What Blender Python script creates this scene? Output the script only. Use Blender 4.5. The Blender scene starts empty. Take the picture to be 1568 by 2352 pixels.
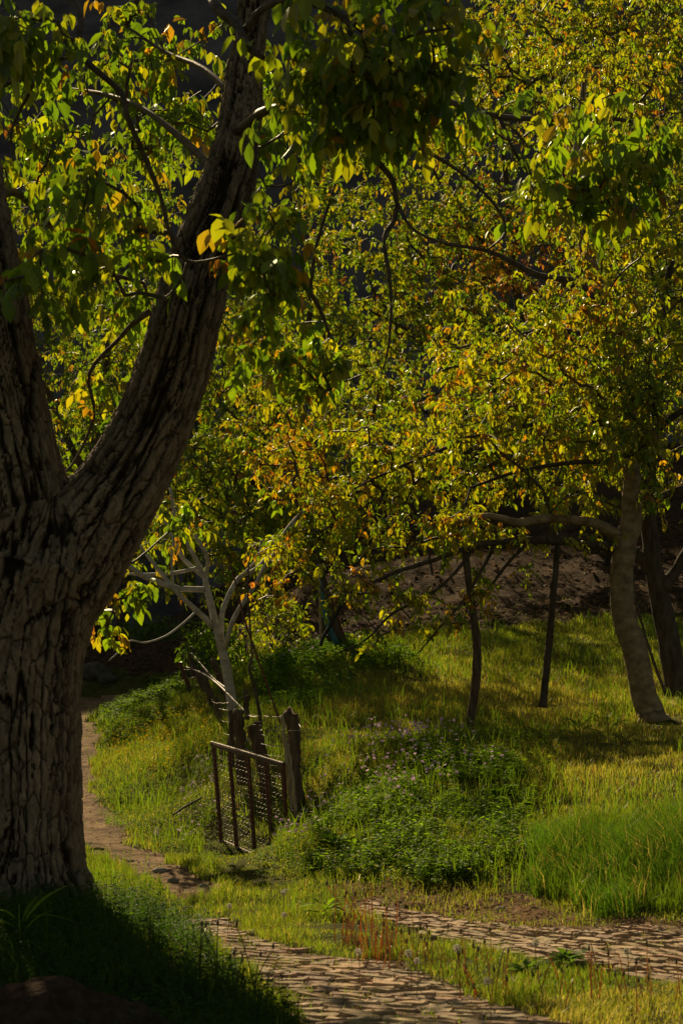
import bpy, math, random
import numpy as np
from mathutils import Vector, Matrix
C = bpy.data.collections.new("place"); bpy.context.scene.collection.children.link(C)
scene = bpy.context.scene
rng = np.random.default_rng(7); random.seed(7)

# ------------------------------------------------------------------ camera, sun, sky, exposure
# The photo is worked in units of its 1568x2352 reduction: horizon row 1520, focal 4573 (70 mm on a 36 mm tall frame)
F = 4573.0; CX = 784.0; HY = 1520.0; EYE = 1.6
cam_d = bpy.data.cameras.new("camera"); cam = bpy.data.objects.new("camera", cam_d); C.objects.link(cam)
cam.location = (0, 0, EYE); cam.rotation_euler = (math.radians(90), 0, 0)
cam_d.sensor_fit = 'VERTICAL'; cam_d.sensor_height = 36.0; cam_d.lens = 36.0 * F / 2352.0
cam_d.shift_y = (HY - 1176.0) / 2352.0
cam_d.clip_end = 1000; cam_d.clip_start = 0.1
cam_d.dof.use_dof = True; cam_d.dof.focus_distance = 18.5; cam_d.dof.aperture_fstop = 5.6
scene.camera = cam

SUN_AZ = math.radians(18); SUN_EL = math.radians(31)
sd = bpy.data.lights.new("sun", 'SUN'); sd.energy = 5.0; sd.angle = math.radians(0.5); sd.color = (1.0, 0.78, 0.46)
sun = bpy.data.objects.new("sun", sd); C.objects.link(sun)
SV = Vector((-math.sin(SUN_AZ) * math.cos(SUN_EL), math.cos(SUN_AZ) * math.cos(SUN_EL), math.sin(SUN_EL)))
sun.rotation_euler = SV.to_track_quat('Z', 'Y').to_euler(); sun.location = (-10, 20, 20)
world = bpy.data.worlds.new("World"); scene.world = world; world.use_nodes = True
wn = world.node_tree.nodes; wl = world.node_tree.links; wn.clear()
wo = wn.new('ShaderNodeOutputWorld'); wb = wn.new('ShaderNodeBackground'); ws = wn.new('ShaderNodeTexSky')
ws.sky_type = 'NISHITA'; ws.sun_disc = False; ws.sun_elevation = SUN_EL; ws.sun_rotation = -SUN_AZ
wb.inputs['Strength'].default_value = 0.05
wt = wn.new('ShaderNodeVectorMath'); wt.operation = 'MULTIPLY'; wt.inputs[1].default_value = (1.0, .80, .50)   # warm tint on the sky, standing in for a warm white balance
wl.new(ws.outputs[0], wt.inputs[0]); wl.new(wt.outputs[0], wb.inputs[0]); wl.new(wb.outputs[0], wo.inputs[0])
scene.view_settings.view_transform = 'Standard'; scene.view_settings.look = 'None'
scene.view_settings.gamma = 1.0; scene.view_settings.exposure = 0.5
scene.cycles.max_bounces = 6; scene.cycles.diffuse_bounces = 3; scene.cycles.glossy_bounces = 2
scene.cycles.transmission_bounces = 3; scene.cycles.sample_clamp_indirect = 4.0

# ------------------------------------------------------------------ noise
def _hash(ix, iy, iz, s):
    h = (ix * 374761393 + iy * 668265263 + iz * 2147483647 + s * 1274126177) & 0xffffffff
    h = ((h ^ (h >> 13)) * 1274126177) & 0xffffffff
    return ((h ^ (h >> 16)) & 0xffff) / 65535.0
def vnoise(x, y, z=0.0, s=0):
    x, y, z = np.broadcast_arrays(np.asarray(x, float), np.asarray(y, float), np.asarray(z, float))
    ix = np.floor(x).astype(np.int64); iy = np.floor(y).astype(np.int64); iz = np.floor(z).astype(np.int64)
    fx = x - ix; fy = y - iy; fz = z - iz
    fx = fx * fx * (3 - 2 * fx); fy = fy * fy * (3 - 2 * fy); fz = fz * fz * (3 - 2 * fz)
    r = 0
    for a in (0, 1):
        wx = fx if a else 1 - fx
        for b in (0, 1):
            wy = fy if b else 1 - fy
            for c in (0, 1):
                r = r + wx * wy * (fz if c else 1 - fz) * _hash(ix + a, iy + b, iz + c, s)
    return r * 2 - 1
def fbm(x, y, z=0.0, o=4, s=0):
    r = 0; a = 1.0; t = 0
    x = np.asarray(x, float); y = np.asarray(y, float); z = np.asarray(z, float)
    for i in range(o):
        r = r + a * vnoise(x, y, z, s + i); t += a; a *= .5; x = x * 2.03 + 5.1; y = y * 2.03 + 1.7; z = z * 2.03 + 3.3
    return r / t
def worley(x, y, z, s=0):
    """F1 and F2 of jittered cell points"""
    ix = np.floor(x).astype(np.int64); iy = np.floor(y).astype(np.int64); iz = np.floor(z).astype(np.int64)
    f1 = np.full(x.shape, 9.0); f2 = np.full(x.shape, 9.0); idv = np.zeros(x.shape)
    for a in (-1, 0, 1):
        for b in (-1, 0, 1):
            for c in (-1, 0, 1):
                jx = ix + a; jy = iy + b; jz = iz + c
                px = jx + .1 + .8 * _hash(jx, jy, jz, s); py = jy + .1 + .8 * _hash(jx, jy, jz, s + 11); pz = jz + .1 + .8 * _hash(jx, jy, jz, s + 23)
                d = np.sqrt((px - x) ** 2 + (py - y) ** 2 + (pz - z) ** 2)
                n = d < f1
                f2 = np.where(n, f1, np.minimum(f2, d)); idv = np.where(n, _hash(jx, jy, jz, s + 5), idv); f1 = np.minimum(f1, d)
    return f1, f2, idv
def sst(a, b, x):
    x = np.asarray(x, float)
    t = np.clip((x - a) / (b - a), 0, 1); return t * t * (3 - 2 * t)
def nrm(a):
    a = np.asarray(a, float); return a / np.maximum(np.linalg.norm(a, axis=-1, keepdims=True), 1e-9)

# ------------------------------------------------------------------ mesh building
class MB:
    """collects vertices, faces and a colour per face; build() links ONE mesh object"""
    def __init__(s): s.v = []; s.f3 = []; s.f4 = []; s.c3 = []; s.c4 = []; s.n = 0
    def add(s, v, f, c=(1, 1, 1)):
        v = np.asarray(v, float).reshape(-1, 3); f = np.asarray(f, np.int64)
        c = np.asarray(c, float)
        if c.ndim == 1: c = np.broadcast_to(c, (len(f), 3))
        s.v.append(v)
        if f.shape[1] == 3: s.f3.append(f + s.n); s.c3.append(c)
        else: s.f4.append(f + s.n); s.c4.append(c)
        s.n += len(v)
    def add2(s, v, f3, f4, c=(1, 1, 1)):
        n = s.n; s.add(v, f4, c); f = np.asarray(f3, np.int64)
        cc = np.broadcast_to(np.asarray(c, float), (len(f), 3)); s.f3.append(f + n); s.c3.append(cc)
    def tube(s, pts, rad, k=6, c=(1, 1, 1), cap=True, rough=0.0, seed=0):
        P = np.asarray(pts, float); n = len(P); R = np.broadcast_to(np.asarray(rad, float), (n,))
        T = np.gradient(P, axis=0); T = nrm(T)
        ref = np.array([0, 0, 1.0]) if abs(T[:, 2]).mean() < .75 else np.array([0, 1.0, 0])
        U = nrm(np.cross(T, ref)); W = np.cross(T, U)
        a = np.arange(k) / k * 2 * math.pi
        rr = R[:, None] * np.ones(k)
        if rough: rr = rr * (1 + rough * vnoise(np.arange(n)[:, None] * .9 + seed, np.cos(a)[None] * 1.5, np.sin(a)[None] * 1.5, 3))
        V = P[:, None, :] + rr[..., None] * (np.cos(a)[None, :, None] * U[:, None, :] + np.sin(a)[None, :, None] * W[:, None, :])
        i = np.arange(n - 1)[:, None] * k; j = np.arange(k)[None, :]; j2 = (j + 1) % k
        f = np.stack([i + j, i + j2, i + k + j2, i + k + j], -1).reshape(-1, 4)
        V = V.reshape(-1, 3)
        if cap:
            V = np.concatenate([V, P[:1], P[-1:]]); m = n * k; jj = np.arange(k); b = (n - 1) * k
            f3 = np.concatenate([np.stack([np.full(k, m), (jj + 1) % k, jj], -1), np.stack([np.full(k, m + 1), b + jj, b + (jj + 1) % k], -1)])
            s.add2(V, f3, f, c)
        else: s.add(V, f, c)
    def box(s, a, b, c=(1, 1, 1)):
        x0, y0, z0 = a; x1, y1, z1 = b
        v = [(x0, y0, z0), (x1, y0, z0), (x1, y1, z0), (x0, y1, z0), (x0, y0, z1), (x1, y0, z1), (x1, y1, z1), (x0, y1, z1)]
        s.add(v, [(0, 3, 2, 1), (4, 5, 6, 7), (0, 1, 5, 4), (1, 2, 6, 5), (2, 3, 7, 6), (3, 0, 4, 7)], c)
    def data(s, name, mat, smooth=False, origin=None):
        V = np.concatenate(s.v)
        if origin is not None: V = V - np.asarray(origin, float)
        f3 = np.concatenate(s.f3) if s.f3 else np.zeros((0, 3), int); f4 = np.concatenate(s.f4) if s.f4 else np.zeros((0, 4), int)
        me = bpy.data.meshes.new(name); me.vertices.add(len(V)); me.vertices.foreach_set('co', V.astype(np.float32).ravel())
        nl = f3.size + f4.size; me.loops.add(nl); me.loops.foreach_set('vertex_index', np.concatenate([f3.ravel(), f4.ravel()]).astype(np.int32))
        npoly = len(f3) + len(f4); me.polygons.add(npoly)
        ls = np.concatenate([np.arange(len(f3)) * 3, f3.size + np.arange(len(f4)) * 4]).astype(np.int32)
        me.polygons.foreach_set('loop_start', ls)
        me.polygons.foreach_set('use_smooth', np.full(npoly, smooth))
        cc = np.concatenate([np.concatenate(s.c3) if s.c3 else np.zeros((0, 3)), np.concatenate(s.c4) if s.c4 else np.zeros((0, 3))])
        at = me.attributes.new('Col', 'FLOAT_COLOR', 'FACE')
        at.data.foreach_set('color', np.concatenate([cc, np.ones((npoly, 1))], 1).astype(np.float32).ravel())
        me.update(calc_edges=True); me.materials.append(mat)
        return me
    def build(s, name, mat, parent=None, smooth=False, origin=None):
        if parent is not None and origin is None: origin = parent.location
        o = bpy.data.objects.new(name, s.data(name, mat, smooth, origin)); C.objects.link(o)
        if parent is not None: o.parent = parent
        elif origin is not None: o.location = origin
        return o
def tag(o, label=None, cat=None, group=None, kind=None):
    if label: o['label'] = label
    if cat: o['category'] = cat
    if group: o['group'] = group
    if kind: o['kind'] = kind
    return o
def empty(name, loc, label=None, cat=None, group=None):
    o = bpy.data.objects.new(name, None); C.objects.link(o); o.location = loc; o.empty_display_size = .1
    return tag(o, label, cat, group)
def P(px, py, D): return np.array([(px - CX) / F * D, D, EYE - (py - HY) / F * D])
def smoothline(pts, n=4):
    """Catmull-Rom through rows of any width"""
    p = np.asarray(pts, float); q = np.concatenate([[2 * p[0] - p[1]], p, [2 * p[-1] - p[-2]]]); out = []
    for i in range(1, len(q) - 2):
        for t in np.arange(n) / n:
            out.append(.5 * ((2 * q[i]) + (-q[i - 1] + q[i + 1]) * t + (2 * q[i - 1] - 5 * q[i] + 4 * q[i + 1] - q[i + 2]) * t * t + (-q[i - 1] + 3 * q[i] - 3 * q[i + 1] + q[i + 2]) * t ** 3))
    out.append(p[-1]); return np.array(out)

# ------------------------------------------------------------------ materials
def newmat(name):
    m = bpy.data.materials.new(name); m.use_nodes = True; n = m.node_tree.nodes; n.clear()
    return m, n, m.node_tree.links
def nd(n, t, **k):
    o = n.new(t)
    for a, b in k.items():
        if a in o.inputs.keys() if hasattr(o.inputs, 'keys') else False: o.inputs[a].default_value = b
        else: setattr(o, a, b)
    return o
def m_leaf(name, trans=(1.9, 2.3, .55), tw=.5, gloss=.10, rough=.32):
    m, n, l = newmat(name)
    at = nd(n, 'ShaderNodeAttribute', attribute_name='Col'); nz = nd(n, 'ShaderNodeTexNoise'); nz.inputs['Scale'].default_value = 45
    mp = nd(n, 'ShaderNodeMapRange'); mp.inputs[3].default_value = .72; mp.inputs[4].default_value = 1.25
    l.new(nz.outputs[0], mp.inputs[0])
    mx = nd(n, 'ShaderNodeVectorMath', operation='SCALE'); l.new(at.outputs['Color'], mx.inputs[0]); l.new(mp.outputs[0], mx.inputs['Scale'])
    tr = nd(n, 'ShaderNodeVectorMath', operation='MULTIPLY'); l.new(mx.outputs[0], tr.inputs[0]); tr.inputs[1].default_value = trans
    d = nd(n, 'ShaderNodeBsdfDiffuse'); t = nd(n, 'ShaderNodeBsdfTranslucent'); g = nd(n, 'ShaderNodeBsdfGlossy'); g.inputs['Roughness'].default_value = rough
    l.new(mx.outputs[0], d.inputs['Color']); l.new(tr.outputs[0], t.inputs['Color'])
    a = nd(n, 'ShaderNodeMixShader'); a.inputs[0].default_value = tw; l.new(d.outputs[0], a.inputs[1]); l.new(t.outputs[0], a.inputs[2])
    b = nd(n, 'ShaderNodeMixShader'); l.new(a.outputs[0], b.inputs[1]); l.new(g.outputs[0], b.inputs[2]); g.inputs['Color'].default_value = (.9, .95, .85, 1)
    lw = nd(n, 'ShaderNodeLayerWeight'); lw.inputs[0].default_value = .25
    mm = nd(n, 'ShaderNodeMath', operation='MULTIPLY_ADD'); l.new(lw.outputs[1], mm.inputs[0]); mm.inputs[1].default_value = gloss * 2; mm.inputs[2].default_value = gloss * .4
    l.new(mm.outputs[0], b.inputs[0])
    o = nd(n, 'ShaderNodeOutputMaterial'); l.new(b.outputs[0], o.inputs[0]); return m
def m_rough(name, c1, c2, scale=(8, 8, 2), rough=.85, bump=.4, use_attr=False, detail=6, dist=.02, coat=0):
    """two-tone noise material with bump; when use_attr, colour is multiplied by the mesh colour"""
    m, n, l = newmat(name)
    tc = nd(n, 'ShaderNodeTexCoord'); mp = nd(n, 'ShaderNodeMapping'); mp.inputs['Scale'].default_value = scale; l.new(tc.outputs['Object'], mp.inputs[0])
    nz = nd(n, 'ShaderNodeTexNoise'); nz.inputs['Scale'].default_value = 1; nz.inputs['Detail'].default_value = detail; nz.inputs['Roughness'].default_value = .65; l.new(mp.outputs[0], nz.inputs[0])
    cr = nd(n, 'ShaderNodeValToRGB'); cr.color_ramp.elements[0].position = .35; cr.color_ramp.elements[1].position = .66
    cr.color_ramp.elements[0].color = (*c1, 1); cr.color_ramp.elements[1].color = (*c2, 1); l.new(nz.outputs[0], cr.inputs[0])
    col = cr.outputs[0]
    if use_attr:
        at = nd(n, 'ShaderNodeAttribute', attribute_name='Col'); mu = nd(n, 'ShaderNodeVectorMath', operation='MULTIPLY')
        l.new(col, mu.inputs[0]); l.new(at.outputs['Color'], mu.inputs[1]); col = mu.outputs[0]
    b = nd(n, 'ShaderNodeBsdfPrincipled'); l.new(col, b.inputs['Base Color']); b.inputs['Roughness'].default_value = rough; b.inputs['Specular IOR Level'].default_value = .02 if rough > .93 else (.08 if rough > .78 else .25)
    if coat: b.inputs['Metallic'].default_value = coat
    bp = nd(n, 'ShaderNodeBump'); bp.inputs['Strength'].default_value = bump; bp.inputs['Distance'].default_value = dist
    n2 = nd(n, 'ShaderNodeTexNoise'); n2.inputs['Scale'].default_value = 3.1; n2.inputs['Detail'].default_value = 4; l.new(mp.outputs[0], n2.inputs[0])
    ad = nd(n, 'ShaderNodeMath', operation='ADD'); l.new(nz.outputs[0], ad.inputs[0]); l.new(n2.outputs[0], ad.inputs[1]); l.new(ad.outputs[0], bp.inputs['Height'])
    l.new(bp.outputs[0], b.inputs['Normal'])
    o = nd(n, 'ShaderNodeOutputMaterial'); l.new(b.outputs[0], o.inputs[0]); return m
M = {}
M['leaf'] = m_leaf('walnut_leaf', trans=(2.6, 3.0, .6), tw=.55, gloss=.062, rough=.42); M['grass'] = m_leaf('grass_blade', trans=(1.5, 1.6, .6), tw=.5, gloss=.045, rough=.5)
M['weed'] = m_leaf('weed_leaf', trans=(1.9, 2.2, .6), tw=.5, gloss=.012, rough=.5)
M['petal'] = m_leaf('petal', trans=(1, 1, 1), tw=.5, gloss=.02, rough=.6)
M['bigbark'] = m_rough('fissured_bark', (.6, .6, .6), (1.25, 1.2, 1.15), (34, 34, 12), .9, .8, True, dist=.012)
M['bark'] = m_rough('smooth_bark', (.14, .098, .060), (.34, .25, .16), (9, 9, 12), .8, .3, dist=.006)
M['darkbark'] = m_rough('dark_bark', (.05, .038, .03), (.12, .095, .075), (16, 16, 5), .85, .6, dist=.02)
M['palebark'] = m_rough('pale_bark', (.26, .24, .23), (.50, .47, .45), (9, 9, 16), .7, .25, dist=.006)
M['twig'] = m_rough('twig_bark', (.045, .033, .025), (.12, .09, .07), (20, 20, 20), .6, .3, dist=.004)
M['wood'] = m_rough('weathered_wood', (.06, .042, .03), (.17, .125, .09), (26, 26, 5), .85, .7, dist=.012)
M['palewood'] = m_rough('pale_stake_wood', (.25, .19, .12), (.42, .34, .23), (30, 30, 6), .7, .3, dist=.004)
M['rust'] = m_rough('rusty_steel', (.075, .022, .016), (.17, .06, .04), (40, 40, 40), .75, .3, dist=.003)
M['wire'] = m_rough('galvanised_wire', (.20, .17, .14), (.36, .31, .26), (60, 60, 60), .5, .1, dist=.001, coat=.4)
M['darkwire'] = m_rough('oxidised_wire', (.05, .04, .035), (.12, .10, .085), (60, 60, 60), .5, .1, dist=.001, coat=.5)
M['dimstone'] = m_rough('shaded_stone', (.05, .045, .04), (.11, .10, .09), (9, 9, 9), .95, .5, dist=.01)  # darker copy of the grey stone; shade at the path bend put into colour
M['stone'] = m_rough('grey_stone', (.13, .115, .10), (.30, .27, .23), (9, 9, 9), .85, .5, dist=.01)
M['cobble'] = m_rough('cobble', (.55, .53, .50), (1.1, 1.05, 1.0), (16, 16, 16), .8, .5, True, dist=.008)
M['stalk'] = m_leaf('stalk', trans=(1.3, 1.1, .8), tw=.35, gloss=.08)

# ------------------------------------------------------------------ terrain
cp = []
for a in [(0, 2352, 8.79, 0), (1500, 2352, 8.79, 0)]: cp.append((*P(a[0], a[1], a[2])[:2], a[3]))
for px, py, D in [(1400, 2050, 12.6), (1568, 2080, 12.2), (1400, 1900, 14.5), (1568, 1800, 15.8), (1200, 1900, 15), (1200, 1750, 17), (900, 2000, 14), (900, 1850, 16),
    (900, 1700, 19.5), (760, 1950, 15), (720, 1800, 17.8), (680, 1860, 17.3), (720, 1700, 20.2), (1070, 1690, 20.5), (1245, 1600, 24), (1480, 1650, 21.5), (1560, 1610, 24),
    (760, 1500, 29), (900, 1460, 32), (1300, 1440, 32), (1100, 1550, 26.5), (1568, 1450, 32), (1000, 1290, 42), (1400, 1220, 46), (700, 1350, 39), (1200, 1360, 36.5),
    (535, 1660, 22), (450, 1600, 27), (430, 1590, 29), (400, 1700, 24), (300, 1640, 30), (240, 1650, 33), (210, 1700, 28), (210, 1800, 22), (230, 1900, 18.5), (300, 1980, 16),
    (450, 2030, 14.3), (500, 1935, 17.6), (350, 1850, 20), (300, 1600, 38), (150, 1600, 38), (0, 1700, 28), (0, 1900, 18.5), (330, 1520, 48), (200, 1500, 52), (360, 1400, 60),
    (560, 1420, 40), (600, 1550, 27), (860, 1600, 24), (1350, 1500, 28.5), (580, 1965, 16.4), (660, 1930, 16.6), (600, 1800, 18.8)]:
    cp.append(tuple(P(px, py, D)))
cp += [(-3, 5, .1), (0, 4, 0), (3, 5, 0), (-7, 8, .3), (6, 8, .1), (-1.95, 12, .12), (-1, 12, 0), (0, 12, 0), (1, 11.4, 0), (2.1, 11.2, 0), (0, 13.1, .0), (1.1, 12.8, .02), (-.3, 13.4, .0),
       (-2.0, 9.2, .12), (-1, 10.2, .05), (0, 10, 0), (1, 10, 0), (-6, 14, .5), (-9, 25, 1.2), (7, 15, 1.0), (10, 25, 2.0), (12, 40, 5), (-12, 40, 1.8), (-10, 60, 3.5), (0, 60, 7.0), (12, 60, 8.5), (-5, 48, 2.0)]
cp += [(-1.09, 17.9, -.04), (-.78, 17.45, -.11), (-.62, 16.9, -.06), (-.43, 17.0, .03), (-1.2, 17.2, -.05)]
cp = np.array(cp); cxy = cp[:, :2]; cz = cp[:, 2]
def _k(d): return np.where(d > 1e-6, d * d * np.log(np.maximum(d, 1e-6)), 0)
_n = len(cp); _K = _k(np.linalg.norm(cxy[:, None] - cxy[None], axis=2)) + np.eye(_n) * .015
_Pm = np.concatenate([np.ones((_n, 1)), cxy], 1)
_A = np.zeros((_n + 3, _n + 3)); _A[:_n, :_n] = _K; _A[:_n, _n:] = _Pm; _A[_n:, :_n] = _Pm.T
_w = np.linalg.solve(_A, np.concatenate([cz, np.zeros(3)]))
def H0(x, y):
    x = np.clip(np.asarray(x, float), -11, 12); y = np.clip(np.asarray(y, float), 4, 60); sh = np.broadcast(x, y).shape
    X = np.broadcast_to(x, sh).ravel(); Y = np.broadcast_to(y, sh).ravel(); o = np.empty(len(X))
    for i in range(0, len(X), 60000):
        a = X[i:i + 60000]; b = Y[i:i + 60000]
        d = np.sqrt((a[:, None] - cxy[None, :, 0]) ** 2 + (b[:, None] - cxy[None, :, 1]) ** 2)
        o[i:i + 60000] = _k(d) @ _w[:_n] + _w[_n] + a * _w[_n + 1] + b * _w[_n + 2]
    return o.reshape(sh)
_gx = np.arange(-11, 12.01, .1); _gy = np.arange(4, 60.01, .1)
_G = H0(_gx[None, :], _gy[:, None])
def H(x, y):
    x = np.clip(np.asarray(x, float), -11, 11.99); y = np.clip(np.asarray(y, float), 4, 59.99)
    fx = (x + 11) / .1; fy = (y - 4) / .1; ix = np.minimum(fx.astype(int), len(_gx) - 2); iy = np.minimum(fy.astype(int), len(_gy) - 2); fx = fx - ix; fy = fy - iy
    z = (_G[iy, ix] * (1 - fx) + _G[iy, ix + 1] * fx) * (1 - fy) + (_G[iy + 1, ix] * (1 - fx) + _G[iy + 1, ix + 1] * fx) * fy
    return z + .035 * fbm(x * 1.3, y * 1.3, 0, 3, 4)
def gp(px, py):
    """where the ray through a point of the photo meets the ground, as world x, y"""
    D = np.arange(6.5, 58, .03); p = np.stack([(px - CX) / F * D, D, EYE - (py - HY) / F * D], -1)
    b = np.nonzero(p[:, 2] <= H(p[:, 0], p[:, 1]))[0]; i = b[0] if len(b) else len(D) - 1
    return p[i, :2]
def G(px, py):
    x, y = gp(px, py); return np.array([x, y, float(H(x, y))])
def inpoly(x, y, poly):
    x = np.asarray(x); y = np.asarray(y); r = np.zeros(x.shape, bool); n = len(poly)
    for i in range(n):
        x0, y0 = poly[i]; x1, y1 = poly[(i + 1) % n]
        if y0 == y1: continue
        r ^= ((y0 > y) != (y1 > y)) & (x < (x1 - x0) * (y - y0) / (y1 - y0) + x0)
    return r
def region(pts): return [tuple(gp(a, b)) for a, b in pts]
NEAR = region([(575, 2240), (480, 2170), (395, 2118), (520, 2112), (600, 2160), (720, 2195), (920, 2215), (1080, 2295), (1290, 2352), (1400, 2400), (1000, 2500), (760, 2440), (680, 2320)])
FARP = region([(700, 2082), (860, 2072), (960, 2096), (1120, 2122), (1300, 2138), (1440, 2125), (1568, 2132), (1800, 2160), (1800, 2310), (1568, 2260), (1400, 2238), (1250, 2208), (1080, 2176), (960, 2136), (830, 2105)])
DIRT = region([(150, 1660), (225, 1660), (238, 1700), (212, 1760), (205, 1830), (240, 1850), (290, 1890), (300, 1940), (370, 1965), (440, 2010), (520, 2040), (470, 2062), (400, 2062), (330, 2020), (260, 1980), (200, 1955), (100, 1930), (-100, 1900), (0, 1700)])
DIRT2 = region([(-100, 1690), (190, 1660), (240, 1640), (330, 1590), (420, 1560), (300, 1590), (180, 1610), (-100, 1640)])
DIRT3 = region([(760, 2040), (900, 2020), (1060, 2030), (1200, 2062), (1330, 2110), (1568, 2120), (1700, 2150), (1568, 2150), (1300, 2155), (1100, 2125), (940, 2090), (800, 2072)])
SLOPE = region([(200, 1545), (440, 1530), (600, 1500), (700, 1525), (800, 1500), (930, 1462), (1100, 1450), (1300, 1436), (1420, 1425), (1568, 1420), (1900, 1430)]) + [(16, 70), (-14, 70), (-14, 46)]
TALL = region([(1180, 2050), (1230, 1985), (1330, 1920), (1500, 1880), (1700, 1880), (1700, 2060), (1568, 2100), (1400, 2095), (1290, 2075)])
HERB = region([(700, 1985), (730, 1890), (800, 1830), (880, 1770), (1000, 1740), (1110, 1720), (1190, 1750), (1210, 1810), (1190, 1880), (1180, 1960), (1060, 2040), (900, 2030), (780, 2030)])
HERB2 = region([(235, 1700), (235, 1640), (330, 1590), (415, 1535), (425, 1570), (430, 1610), (395, 1645), (340, 1690), (290, 1720)])
DARKW = region([(-200, 2130), (100, 2090), (230, 2080), (360, 2120), (480, 2180), (560, 2280), (700, 2380), (500, 2500), (-400, 2500)])
SOILP = region([(1430, 1665), (1500, 1650), (1568, 1640), (1568, 1670), (1500, 1690)])
def mask(x, y, poly, w=.12, fq=4.0, s=0):
    return inpoly(x + w * fbm(x * fq, y * fq, 0, 3, 30 + s), y + w * 2.2 * fbm(x * fq, y * fq, 9, 3, 40 + s), poly)
def bare(x, y):
    """0 grass .. 1 bare, per point"""
    r = np.zeros(np.shape(x))
    for p in (DIRT, DIRT2): r = np.maximum(r, mask(x, y, p, .12) * .97)
    r = np.maximum(r, mask(x, y, DIRT3, .2) * .50)
    for p in (NEAR, FARP): r = np.maximum(r, mask(x, y, p, .10, 5) * (.955 - .3 * (fbm(x * 2.2, y * 2.2, 0, 3, 77) > .28)))
    r = np.maximum(r, mask(x, y, SLOPE, .3, 2) * .93); r = np.maximum(r, mask(x, y, SOILP, .1) * .8)
    return r

gxs = np.concatenate([-np.array([180, 120, 80, 55, 40, 30, 23, 18, 15, 12, 10, 8.5, 7.5, 6.8, 6.2, 5.7, 5.3]), np.arange(-5, 5.01, .045), np.array([5.3, 5.7, 6.2, 6.8, 7.5, 8.5, 10, 12, 15, 18, 23, 30, 40, 55, 80, 120, 180])])
gys = np.concatenate([np.array([-60, -30, -12, -4, 0, 2, 3.5, 5, 6, 6.8]), np.arange(7.2, 20, .05), np.arange(20, 36, .09), np.arange(36, 52, .25), np.array([53, 55, 58, 62, 70, 85, 110, 150])])
gx, gy = np.meshgrid(gxs, gys); gz = H(gx, gy)
sl = mask(gx, gy, SLOPE, .3, 2).astype(float); br = np.maximum(mask(gx, gy, DIRT, .12), np.maximum(mask(gx, gy, DIRT2, .12), mask(gx, gy, DIRT3, .12))).astype(float)
pv = np.maximum(mask(gx, gy, NEAR, .05), mask(gx, gy, FARP, .05)).astype(float)
gz = gz + sl * (.10 * fbm(gx * 2.1, gy * 2.1, 0, 4, 60) + .08 * np.abs(fbm(gx * 5, gy * 4, 0, 3, 63))) + br * .022 * fbm(gx * 7, gy * 7, 0, 3, 61) - .004 * pv + .012 * fbm(gx * 9, gy * 9, 0, 2, 62)
ny, nx = gx.shape; idx = np.arange(ny * nx).reshape(ny, nx)
gf = np.stack([idx[:-1, :-1], idx[:-1, 1:], idx[1:, 1:], idx[1:, :-1]], -1).reshape(-1, 4)
fx = (gx[:-1, :-1]).ravel(); fy = gy[:-1, :-1].ravel()
col = np.tile(np.array([.055, .060, .016]), (len(gf), 1)); nse = (fbm(fx * 3, fy * 3, 0, 4, 8) * .5 + .5)[:, None]
col = col * (.6 + .9 * nse)
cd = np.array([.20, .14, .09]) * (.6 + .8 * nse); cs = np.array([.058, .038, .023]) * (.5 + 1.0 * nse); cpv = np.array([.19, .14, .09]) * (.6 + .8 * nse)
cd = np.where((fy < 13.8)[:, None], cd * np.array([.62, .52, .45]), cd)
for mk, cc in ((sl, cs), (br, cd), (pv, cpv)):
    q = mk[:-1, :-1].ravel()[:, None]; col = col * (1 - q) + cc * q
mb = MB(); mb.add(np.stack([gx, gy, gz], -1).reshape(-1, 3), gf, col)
M['ground'] = m_rough('earth', (.6, .6, .6), (1.35, 1.3, 1.25), (7, 7, 7), .95, .8, True, detail=10, dist=.03)
tag(mb.build('ground', M['ground'], smooth=True), kind='structure')

# far mountainside
mx = np.concatenate([np.arange(-200, -60, 12), np.arange(-60, 60.1, 1.6), np.arange(66, 200, 12)]); my = np.concatenate([np.arange(50, 130, 1.2), np.array([135, 145, 170, 220])])
X, Y = np.meshgrid(mx, my)
Z = 3.0 + np.where(Y < 122, (Y - 58) * .93, 59.5 + (Y - 122) * .15) * (1 - .12 * sst(-10, -24, X)) + 3.0 * fbm(X * .06, Y * .06, 0, 4, 90) + .8 * fbm(X * .4, Y * .4, 0, 3, 91)  # ridge shaped lower on the left to set where its shadow falls
ny, nx = X.shape; idx = np.arange(ny * nx).reshape(ny, nx)
mb = MB(); mb.add(np.stack([X, Y, Z], -1).reshape(-1, 3), np.stack([idx[:-1, :-1], idx[:-1, 1:], idx[1:, 1:], idx[1:, :-1]], -1).reshape(-1, 4))
M['mount'] = m_rough('scrubby_rock', (.06, .055, .060), (.15, .135, .145), (.35, .35, .35), .95, .8, detail=10, dist=.6)
tag(mb.build('mountainside', M['mount'], smooth=True), kind='structure')

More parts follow.
